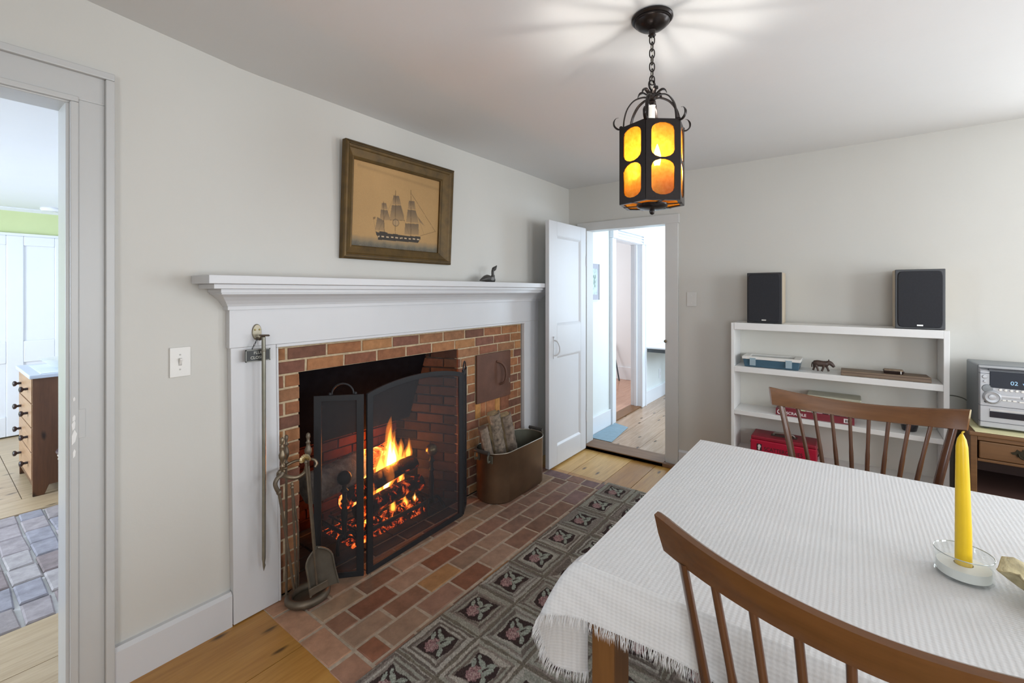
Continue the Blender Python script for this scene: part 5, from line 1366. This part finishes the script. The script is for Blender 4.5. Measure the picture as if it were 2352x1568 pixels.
tl = [srgb(190, 205, 165), srgb(205, 180, 172), srgb(170, 200, 180), srgb(205, 170, 180), srgb(60, 22, 22), srgb(200, 180, 175), srgb(60, 22, 22), srgb(205, 180, 180), srgb(185, 205, 175), srgb(190, 210, 185)]
g2 = thing('game_box', 'flat board game box with pastel squares stacked on crimson box', 'board game', (3.47, .12, z3 + .043))
bx('carton', RBOX, g2, 3.388, 3.568, -.040, .36, z3 + .0426, z3 + .066, .001)
mb = MB()
for k, c in enumerate(tl):
    y = .25 - k * .029; mb.box(3.3873, 3.388, y - .026, y, z3 + .0445, z3 + .064, c)
mb.build('pastel_squares', vcol('printed squares', .6, 30, .05, .0, 50), g2)
g3 = thing('game_box', 'thick pale greenish box on top of the board games, mostly hidden', 'board game', (3.48, .08, z3 + .067))
bx('carton', plain('pale olive box', (.33, .33, .24), .55), g3, 3.405, 3.565, -.05, .215, z3 + .0668, z3 + .135, .004)
bx('lid', plain('pale olive lid', (.42, .42, .33), .4), g3, 3.40, 3.568, -.055, .22, z3 + .1353, z3 + .152, .005)
cp = thing('dark_cup', 'small black cup at right end of middle shelf', 'cup', (3.46, -.275, z3))
MB().lathe([(.028, .0006), (.033, .004), (.042, .045), (.046, .075), (.043, .075), (.038, .042), (.028, .008), (.001, .008)], (3.46, -.275, z3), 24).build('cup_body', plain('black glaze', (.018, .015, .02), .25), cp, smooth=50)
# lowest shelf: red case
z4 = .2925
rc = thing('red_case', 'bright red carrying case with handle on lower shelf', 'case', (3.47, .34, z4))
RED = plain('bright red case', (.42, .006, .035), .4, var=.06)
bx('case_body', RED, rc, 3.375, 3.565, .165, .535, z4 + .0006, z4 + .098, .006)
bx('case_lid', plain('deep red lid', (.27, .010, .028), .45, var=.06), rc, 3.378, 3.562, .168, .532, z4 + .0985, z4 + .122, .006)
mb = MB(); mb.tube(bez([(3.47, .41, z4 + .123), (3.465, .40, z4 + .139), (3.465, .35, z4 + .143), (3.465, .30, z4 + .139), (3.47, .29, z4 + .123)], 5), .006, 8); mb.build('handle', plain('steel handle', (.35, .33, .30), .35, .6), rc, smooth=60)
bx('handle_recess', DARKW, rc, 3.44, 3.50, .275, .425, z4 + .1223, z4 + .1235, .0005)
BLK = plain('black case print', (.02, .01, .012), .6)
text_mesh('SCATTERGORIES', .036, Matrix.Translation((3.3745, .455, z4 + .045)) @ MRX, BLK, 'lettering', rc, .0004, align='LEFT', sx=.80)
bx('emblem', BLK, rc, 3.3742, 3.3749, .468, .497, z4 + .030, z4 + .074, .0002)
mb = MB(); mb.ball((3.3740, .482, z4 + .058), .0105, 10, 8, (.05, .9, 1.2)); mb.ball((3.3740, .484, z4 + .041), .009, 10, 8, (.05, .7, 1)); mb.build('emblem_head', PLASTICW, rc)
for y in (.1632, .5368): MB().tube([(3.44, y, z4 + .09), (3.44, y + (.008 if y > .3 else -.008), z4 + .06), (3.47, y, z4 + .03)], .003, 6).build('side_cord', BLK, rc)

# ------------------------------------------------------------------ cabinet with stereo
cb = thing('side_cabinet', 'brown wooden cabinet with drawer under the stereo', 'cabinet', (3.37, -.9, 0))
C0, C1, CYa, CYb = 3.150, 3.590, -1.33, -.478
bx('top', CABW, cb, C0 - .012, C1, CYa - .01, CYb + .008, .668, .690, .005)
for y0, y1 in ((CYb - .024, CYb), (CYa, CYa + .024)): bx('side_panel', CABW, cb, C0, C1 - .003, y0, y1, .001, .6675, .002)
bx('back_panel', DARKW, cb, C1 - .012, C1 - .003, CYa + .0245, CYb - .0245, .05, .6675, .0005)
bx('rail', CABW, cb, C0, C0 + .022, CYa + .0245, CYb - .0245, .648, .6675, .002)
bx('drawer_rail', CABW, cb, C0, C0 + .022, CYa + .0245, CYb - .0245, .545, .558, .002)
bx('niche_ceiling', DARKW, cb, C0 + .0225, C1 - .0125, CYa + .0245, CYb - .0245, .545, .556, .0005)
bx('niche_floor', DARKW, cb, C0 + .022, C1 - .0125, CYa + .0245, CYb - .0245, .372, .384, .0005)
bx('base_rail', CABW, cb, C0 - .004, C0 + .0215, CYa + .0245, CYb - .0245, .345, .386, .004)
bx('door', CABW, cb, C0 + .002, C0 + .02, CYa + .0245, CYb - .0245, .06, .340, .004)
bx('plinth', CABW, cb, C0 + .01, C0 + .03, CYa + .0245, CYb - .0245, .001, .055, .002)
dw = bx('drawer', CABW, cb, C0 - .003, C0 + .35, CYa + .03, CYb - .03, .561, .645, .004)
PUL = plain('dark bronze pull', (.035, .03, .018), .45, .7)
for yy_ in (-.665, -1.14):
    prof = [(0, .018), (.012, .026), (.016, .014), (.03, .022), (.036, .010), (.052, .004), (.045, -.004), (.034, -.004), (.03, -.014), (.014, -.01), (.008, -.022), (0, -.016)]
    out_ = [(yy_ + a, .606 + b) for a, b in prof] + [(yy_ - a, .606 + b) for a, b in prof[-2:0:-1]]
    p_ = MB().prism(out_, 'x', C0 - .0055, C0 - .0032).build('batwing_plate', PUL, dw)
    MB().tube(bez([(C0 - .006, yy_ + .026, .608), (C0 - .018, yy_ + .022, .594), (C0 - .022, yy_, .588), (C0 - .018, yy_ - .022, .594), (C0 - .006, yy_ - .026, .608)], 5), .0035, 8).build('bail', PUL, dw, smooth=60)
ym = thing('yellow_mat', 'pale yellow cloth mat under the stereo', 'mat', (3.35, -.85, .6905))
mb = MB(); mb.box(3.172, 3.56, -1.22, -.500, .6905, .6935); mb.hexa([(3.142, -1.22, .672), (3.175, -1.22, .6905), (3.175, -.515, .6905), (3.142, -.54, .680), (3.135, -1.22, .674), (3.172, -1.22, .6935), (3.172, -.512, .6935), (3.135, -.54, .683)])
mb = MB(); mb.box(3.135, 3.56, -1.22, -.492, .6906, .6936)
mb.build('mat_cloth', plain('pale yellow cloth', (.66, .62, .36), .8, var=.08), ym)
# stereo
sr = thing('stereo', 'silver mini stereo with dark display on wooden cabinet', 'stereo', (3.35, -.66, .694))
S0, S1, SYa, SYb, SZa, SZb = 3.205, 3.53, -.80, -.520, .6945, 1.010
SIL = plain('silver plastic', (.42, .43, .45), .35, .35, var=.03); SILD = plain('grey stereo casing', (.20, .215, .225), .45, .3, var=.04); DSP = plain('dark display', (.012, .016, .026), .12); SGR = plain('seam dark', (.06, .065, .075), .5)
MB().prism([(S0 + .035, SZa + .004), (S1, SZa + .004), (S1, SZb - .006), (S0 + .05, SZb)], 'y', SYa, SYb).build('casing', SILD, sr, bevel=.006)
MB().prism([(S0, SZa + .012), (S0 + .0345, SZa + .004), (S0 + .0345, SZb - .002), (S0 + .012, SZb - .012), (S0, SZb - .03)], 'y', SYa - .0, SYb).build('front_panel', SIL, sr, bevel=.003)
for z in (.733, .812, .972, .998):
    bx('seam', SGR, sr, S0 - .0012, S0 + .03, SYa + .001, SYb + .0006, z - .0012, z + .0012, .0003)
bx('display', DSP, sr, S0 - .004, S0 - .0005, SYa + .035, SYb - .034, .904, .985, .002)
bx('cassette_window', DSP, sr, S0 - .003, S0 - .0005, SYa + .035, SYb - .034, .757, .787, .001)
bx('cassette_trim', plain('pale silver', (.50, .50, .50), .3, .4), sr, S0 - .0025, S0 - .0005, SYa + .035, SYb - .034, .789, .800, .001)
bx('disc_slot', SGR, sr, S0 - .002, S0 + .03, SYa + .04, SYb - .03, .989, .995, .001)
GLW = emit('display glow', (.45, .72, 1.0), 1.1)
text_mesh('02  v:02', .026, Matrix.Translation((S0 - .0045, -.665, .932)) @ MRX, GLW, 'display_digits', sr, .0002)
MB().lathe([(.034, 0), (.033, .006), (.026, .012), (.025, .008), (.014, .007), (.013, .011), (.001, .012)], (S0 - .0008, -.562, .857), 28, axis=(-1, 0, 0)).build('volume_dial', SIL, sr, smooth=40)
MB().lathe([(.020, 0), (.018, .003), (.001, .004)], (S0 - .0008, -.546, .898), 20, axis=(-1, 0, 0)).build('speaker_dial', SILD, sr, smooth=40)
for y, z, r in ((-.537, .955, .010), (-.537, .932, .0065), (-.5405, .832, .006)): MB().lathe([(r, 0), (r * .8, .004), (.001, .0045)], (S0 - .0008, y, z), 14, axis=(-1, 0, 0)).build('round_button', SIL if z > .85 else SGR, sr, smooth=40)
for y in (-.590, -.608, -.627, -.645, -.664): MB().lathe([(.0065, 0), (.005, .004), (.001, .0045)], (S0 - .0008, y, .896), 12, axis=(-1, 0, 0), sx=1).build('preset_button', PLASTICW, sr, smooth=40)
for y0, y1, z in ((-.590, -.655, .866), (-.662, -.75, .864)): bx('play_button', plain('pale silver', (.52, .53, .55), .3, .3), sr, S0 - .006, S0 - .0008, y1, y0, z - .006, z + .006, .002)
for y in (-.602, -.619, -.637): bx('small_button', PLASTICW, sr, S0 - .004, S0 - .0008, y - .007, y + .006, .843, .850, .0015)
bx('small_button', PLASTICW, sr, S0 - .004, S0 - .0008, -.72, -.652, .841, .848, .0015)
for y in (SYa + .03, SYb - .03): MB().lathe([(.012, .0), (.012, .004)], (S0 + .05, y, .6938), 10).build('foot', SGR, sr)
cr = thing('power_cord', 'thin dark cord running from stereo behind the bookcase', 'cord', (3.585, -.48, .77))
MB().tube(bez([(3.590, -.433, .772), (3.588, -.47, .781), (3.57, -.515, .774), (3.536, -.535, .755)], 6), .003, 6).build('cable', plain('grey cable', (.10, .10, .08), .5), cr, smooth=60)

# ------------------------------------------------------------------ hanging lantern
LX, LY = 1.509, .539
ln = thing('hanging_lantern', 'black hexagonal lantern with amber panes hanging on chain', 'lantern', (LX, LY, 2.31))
CANZ = 2.3155
cp_ = MB().lathe([(.064, 0), (.068, -.003), (.0685, -.009), (.064, -.014), (.0605, -.0145), (.0605, -.019), (.057, -.0205), (.053, -.027), (.040, -.037), (.024, -.043), (.0125, -.047), (.0115, -.052), (.0105, -.060), (.013, -.063), (.009, -.068), (.002, -.068)], (LX, LY, CANZ), 36).build('ceiling_canopy', LANTM, ln, smooth=35)
cz0, cz1 = 2.248, 2.088; nL = 7; pitch = (cz0 - cz1) / nL
for k in range(nL):
    zc_ = cz0 - pitch * (k + .5); vert = k % 2; dirx, diry = (math.sin(.9), math.cos(.9)) if vert else (math.cos(.9), -math.sin(.9))
    hl = pitch * .5 + .0045; hw = .0085
    pth = []
    for i in range(25):
        a = 2 * PI * i / 24; c_, s_ = math.cos(a), math.sin(a)
        w_ = hw * math.copysign(abs(c_) ** .9, c_); h_ = hl * math.copysign(abs(s_) ** .8, s_)
        pth.append((LX + dirx * w_, LY + diry * w_, zc_ + h_))
    MB().tube(pth, .0021, 6, cap=False).build('chain_link', LANTM, ln, smooth=60)
MB().tube(bez([(LX + .002, LY, 2.25), (LX + .004, LY + .003, 2.22), (LX - .003, LY - .002, 2.18), (LX + .003, LY + .002, 2.14), (LX, LY, 2.07), (LX, LY, 2.02)], 6), .0016, 6).build('wire', plain('pale lamp wire', (.50, .47, .38), .5), ln, smooth=60)
# top ring, leaves, knob
MB().tube([(LX + .016 * math.cos(a) * math.cos(.3), LY - .016 * math.cos(a) * math.sin(.3), 2.082 + .017 * math.sin(a)) for a in [2 * PI * i / 24 for i in range(25)]], .0034, 8, cap=False).build('top_ring', LANTM, ln, smooth=60)
mb = MB(); mb.lathe([(.004, 2.012), (.008, 2.018), (.013, 2.024), (.010, 2.030), (.018, 2.040), (.017, 2.052), (.008, 2.058), (.006, 2.066)], (LX, LY, 0), 16); mb.build('crown', LANTM, ln, smooth=50)
camdir = math.atan2(-LY, -LX)
PHI0 = camdir - math.radians(10)       # one arris turned towards the left of the viewer
RHX = .111
for k in range(6):
    a = PHI0 + k * PI / 3 + PI / 6
    MB().tube(bez([(LX + .014 * math.cos(a), LY + .014 * math.sin(a), 2.050), (LX + .030 * math.cos(a), LY + .030 * math.sin(a), 2.062), (LX + .042 * math.cos(a), LY + .042 * math.sin(a), 2.060), (LX + .048 * math.cos(a), LY + .048 * math.sin(a), 2.048)], 4), [.005] * 8 + [.004, .0035, .003, .0025, .0015], 6, flat=(1.5, .6), up=(0, 0, 1)).build('crown_leaf', LANTM, ln, smooth=60)
LZ0, LZ1 = 1.676, 1.930
for k in range(6):
    a = PHI0 + k * PI / 3; c_, s_ = math.cos(a), math.sin(a); P = lambda r, z: (LX + r * c_, LY + r * s_, z)
    MB().tube(bez([P(.010, 2.036), P(.030, 2.040), P(.062, 2.028), P(.085, 2.0), P(.096, 1.965), P(.099, 1.932)], 6), .0062, 6, flat=(1.0, .42), up=(c_, s_, .3)).build('strap', LANTM, ln, smooth=50)
    MB().tube(bez([P(.104, 1.930), P(.118, 1.930), P(.130, 1.940), P(.132, 1.954), P(.125, 1.966), P(.116, 1.969)], 5), [.0045] * 16 + [.004, .0035, .003, .0026, .002, .0015, .001, .001, .001, .001][:10], 6, flat=(1.2, .6), up=(0, 0, 1)).build('scroll', LANTM, ln, smooth=50)
    MB().ball(P(.107, 1.935), .0065, 8, 6).build('rivet', LANTM, ln, smooth=60)
# amber glass
t = NT('amber seeded glass'); v = t.coord()
nz = t.noise(v, 70, 4, .6); nz2 = t.noise(v, 240, 2)
colr = t.ramp(nz, [(.3, (.86, .44, .07)), (.7, (1.0, .62, .16))])
tr = t.n('ShaderNodeBsdfTransparent'); t.l(colr, tr.inputs['Color'])
tl_ = t.n('ShaderNodeBsdfTranslucent'); t.l(colr, tl_.inputs['Color'])
gl_ = t.n('ShaderNodeBsdfGlossy'); gl_.inputs['Roughness'].default_value = .15; gl_.inputs['Color'].default_value = (.8, .8, .8, 1)
rf = t.n('ShaderNodeBsdfRefraction'); t.l(colr, rf.inputs['Color']); rf.inputs['IOR'].default_value = 1.03; rf.inputs['Roughness'].default_value = .35
m0_ = t.n('ShaderNodeMixShader'); m0_.inputs[0].default_value = .5; t.l(tr.outputs[0], m0_.inputs[1]); t.l(rf.outputs[0], m0_.inputs[2])
m1 = t.n('ShaderNodeMixShader'); m1.inputs[0].default_value = .13; t.l(m0_.outputs[0], m1.inputs[1]); t.l(tl_.outputs[0], m1.inputs[2])
m2 = t.n('ShaderNodeMixShader'); m2.inputs[0].default_value = .05; t.l(m1.outputs[0], m2.inputs[1]); t.l(gl_.outputs[0], m2.inputs[2])
t.l(m2.outputs[0], t.out.inputs['Surface']); AMB = t.m
def lozenge(w, z0, z1, cut, n=7):
    """arched top and bottom between straight sides"""
    pts = []
    zm0, zm1 = z0 + cut, z1 - cut
    for i in range(n + 1):
        a = PI - PI * i / n; pts.append((w * math.cos(a) if i not in (0, n) else (-w if i == 0 else w), zm1 + cut * math.sin(a)))
    for i in range(n + 1):
        a = -PI * i / n; pts.append((w * math.cos(a) if i not in (0, n) else (w if i == 0 else -w), zm0 + cut * math.sin(a)))
    # flatten: superellipse look
    return pts
FW = RHX     # hexagon side equals its radius
for k in range(6):
    a0 = PHI0 + k * PI / 3; a1 = a0 + PI / 3
    p0 = V((LX + RHX * math.cos(a0), LY + RHX * math.sin(a0), 0)); p1 = V((LX + RHX * math.cos(a1), LY + RHX * math.sin(a1), 0))
    d = (p1 - p0).normalized(); ctr = (p0 + p1) / 2; nrm = V((d.y, -d.x, 0))
    H_ = LZ1 - LZ0
    holes = [lozenge(.0375, LZ1 - .475 * H_, LZ1 - .035 * H_, .024), lozenge(.0375, LZ1 - .948 * H_, LZ1 - .497 * H_, .024)]
    bm = bmesh.new(); edges = []
    def loop(pts):
        vs = [bm.verts.new(ctr + d * x + V((0, 0, z)) - V((LX, LY, 2.31))) for x, z in pts]
        return [bm.edges.new((vs[i], vs[(i + 1) % len(vs)])) for i in range(len(vs))]
    es = loop([(-FW / 2, LZ0), (FW / 2, LZ0), (FW / 2, LZ1), (-FW / 2, LZ1)])
    for h in holes: es += loop(h)
    bmesh.ops.triangle_fill(bm, use_beauty=True, use_dissolve=False, edges=es)
    me = bpy.data.meshes.new('frame_face'); bm.to_mesh(me); bm.free(); me.materials.append(LANTM)
    o = bpy.data.objects.new('frame_face', me); COL.objects.link(o); o.parent = ln
    md = o.modifiers.new('Solid', 'SOLIDIFY'); md.thickness = .0035; md.offset = 0
    for h in holes:
        big = [(x * 1.08, (z - (h[0][1] + h[-1][1]) / 2) * 1.03 + (h[0][1] + h[-1][1]) / 2) for x, z in h]
        off = ctr - (ctr - V((LX, LY, 0))).normalized() * .0032
        MB().loft([[off + d * x + V((0, 0, z)) for x, z in big], [off - (ctr - V((LX, LY, 0))).normalized() * .0015 + d * x + V((0, 0, z)) for x, z in big]]).build('amber_pane', AMB, ln)
# bottom: rim, amber panes, dish and finial
hexp = lambda r, z: [(LX + r * math.cos(PHI0 + k * PI / 3), LY + r * math.sin(PHI0 + k * PI / 3), z) for k in range(6)]
mb = MB(); mb.loft([hexp(.1125, LZ0 + .004), hexp(.1125, LZ0 - .003), hexp(.099, LZ0 - .003), hexp(.099, LZ0 + .004), hexp(.1125, LZ0 + .004)], cap=False); mb.build('bottom_rim', LANTM, ln)
mb = MB(); mb.loft([hexp(.1125, LZ1 + .003), hexp(.1125, LZ1 - .003), hexp(.101, LZ1 - .003), hexp(.101, LZ1 + .003), hexp(.1125, LZ1 + .003)], cap=False); mb.build('top_rim', LANTM, ln)
MB().loft([hexp(.0985, LZ0 + .0005), hexp(.0985, LZ0 + .002)]).build('amber_bottom', AMB, ln)
mb = MB(); mb.lathe([(.052, .0), (.050, -.008), (.040, -.014), (.020, -.018), (.008, -.019), (.009, -.024), (.007, -.032), (.002, -.035)], (LX, LY, LZ0 + .0003), 28); mb.build('finial_dish', LANTM, ln, smooth=45)
mb = MB()
for k in range(6):
    a = PHI0 + k * PI / 3 + PI / 6; mb.tube([(LX + .045 * math.cos(a), LY + .045 * math.sin(a), LZ0 - .0025), (LX + .096 * math.cos(a), LY + .096 * math.sin(a), LZ0 - .0025)], .004, 6, flat=(1.5, .5))
mb.build('bottom_bar', LANTM, ln)
# inside: candle sockets and flame-tip bulbs
MB().lathe([(.008, 1.82), (.010, 1.84), (.0098, 2.006), (.012, 2.012)], (LX, LY, 0), 14).build('white_stem', plain('white tube', (.72, .70, .64), .4), ln, smooth=50)
GLO = emit('bulb glow', (1.0, .94, .86), 480)
for k, a in enumerate((PHI0 + .75, PHI0 + .75 + PI)):
    bxx, byy = LX + .030 * math.cos(a), LY + .030 * math.sin(a)
    MB().tube(bez([(LX, LY, 1.83), (LX + .02 * math.cos(a), LY + .02 * math.sin(a), 1.775), (bxx, byy, 1.765), (bxx, byy, 1.775)], 4), .004, 6).build('socket_arm', LANTM, ln, smooth=60)
    MB().lathe([(.011, 1.768), (.012, 1.772), (.012, 1.798), (.009, 1.80)], (bxx, byy, 0), 12).build('socket', plain('cream socket', (.6, .56, .45), .5), ln, smooth=50)
    MB().lathe([(.008, 1.801), (.011, 1.812), (.0125, 1.826), (.010, 1.842), (.0055, 1.858), (.001, 1.872)], (bxx, byy, 0), 14).build('bulb', GLO, ln, smooth=60)
# ------------------------------------------------------------------ camera and light
cam = bpy.data.cameras.new('camera'); co_ = bpy.data.objects.new('camera', cam); COL.objects.link(co_)
co_.location = (0, 0, 1.38)
yaw = math.radians(37.0)
co_.rotation_euler = (PI / 2, 0, yaw - PI / 2)
cam.sensor_width = 36; cam.sensor_fit = 'HORIZONTAL'
cam.lens = 36 * 1030 / 2352
cam.shift_y = -(784 - 669) / 2352
cam.clip_start = .02; cam.clip_end = 100
SC.camera = co_

w = bpy.data.worlds.new('daylight'); SC.world = w; w.use_nodes = True
bg = w.node_tree.nodes['Background']; bg.inputs['Color'].default_value = (.72, .85, 1, 1); bg.inputs['Strength'].default_value = 1.2

def area(name, loc, direction, sx, sy, power, col):
    l = bpy.data.lights.new(name, 'AREA'); l.shape = 'RECTANGLE'; l.size = sx; l.size_y = sy; l.energy = power; l.color = col
    o = bpy.data.objects.new(name, l); COL.objects.link(o); o.location = loc
    o.rotation_euler = V(direction).to_track_quat('-Z', 'Z').to_euler(); return o
DAY = (.90, .95, 1.0)
area('window_light_right', (3.66, -1.70, 1.35), (-1, 0, 0), 1.05, 1.15, 46, DAY)
area('added_window_fill_near', (.70, -2.66, 1.35), (0, 1, 0), .95, 1.15, 38, DAY)  # unseen near-wall window, added to fill the room with light
area('added_window_fill_far', (2.4, -2.66, 1.35), (0, 1, 0), .95, 1.15, 40, DAY)  # second unseen opening on that wall, also added for fill
area('window_light_rear', (-1.46, -1.05, 1.35), (1, 0, 0), 1.05, 1.15, 40, DAY)
BLUE = (.72, .84, 1.0)
area('window_light_left_room', (-2.44, 4.4, 1.35), (1, 0, 0), 1.55, 1.05, 185, (.74, .84, 1.0))
area('window_light_hall', (5.3, .24, 1.45), (0, 1, 0), 1.95, 1.25, 62, (.70, .85, 1.0))
area('area_light_back_room', (5.4, 4.4, 1.5), (.1, -1, 0), 1.4, 1.2, 34, (.96, .97, 1.0))  # area lamp standing before the closed far wall of the back room
def point(name, loc, power, col, r):
    l = bpy.data.lights.new(name, 'POINT'); l.energy = power; l.color = col; l.shadow_soft_size = r
    o = bpy.data.objects.new(name, l); COL.objects.link(o); o.location = loc; return o
point('fire_light', (1.70, 2.31, .43), 4.2, (1, .22, .035), .05)
point('fire_light_low', (1.62, 2.16, .14), 1.2, (1, .25, .04), .04)

SC.view_settings.view_transform = 'Standard'; SC.view_settings.look = 'None'; SC.view_settings.exposure = 0.0; SC.view_settings.gamma = 1.0
SC.view_settings.use_curve_mapping = False
cy = SC.cycles
cy.use_denoising = True
cy.use_adaptive_sampling = True; cy.adaptive_threshold = .025
cy.max_bounces = 9; cy.diffuse_bounces = 5; cy.glossy_bounces = 4; cy.transmission_bounces = 6; cy.transparent_max_bounces = 24; cy.volume_bounces = 0
cy.sample_clamp_indirect = 6
cy.caustics_reflective = False; cy.caustics_refractive = False
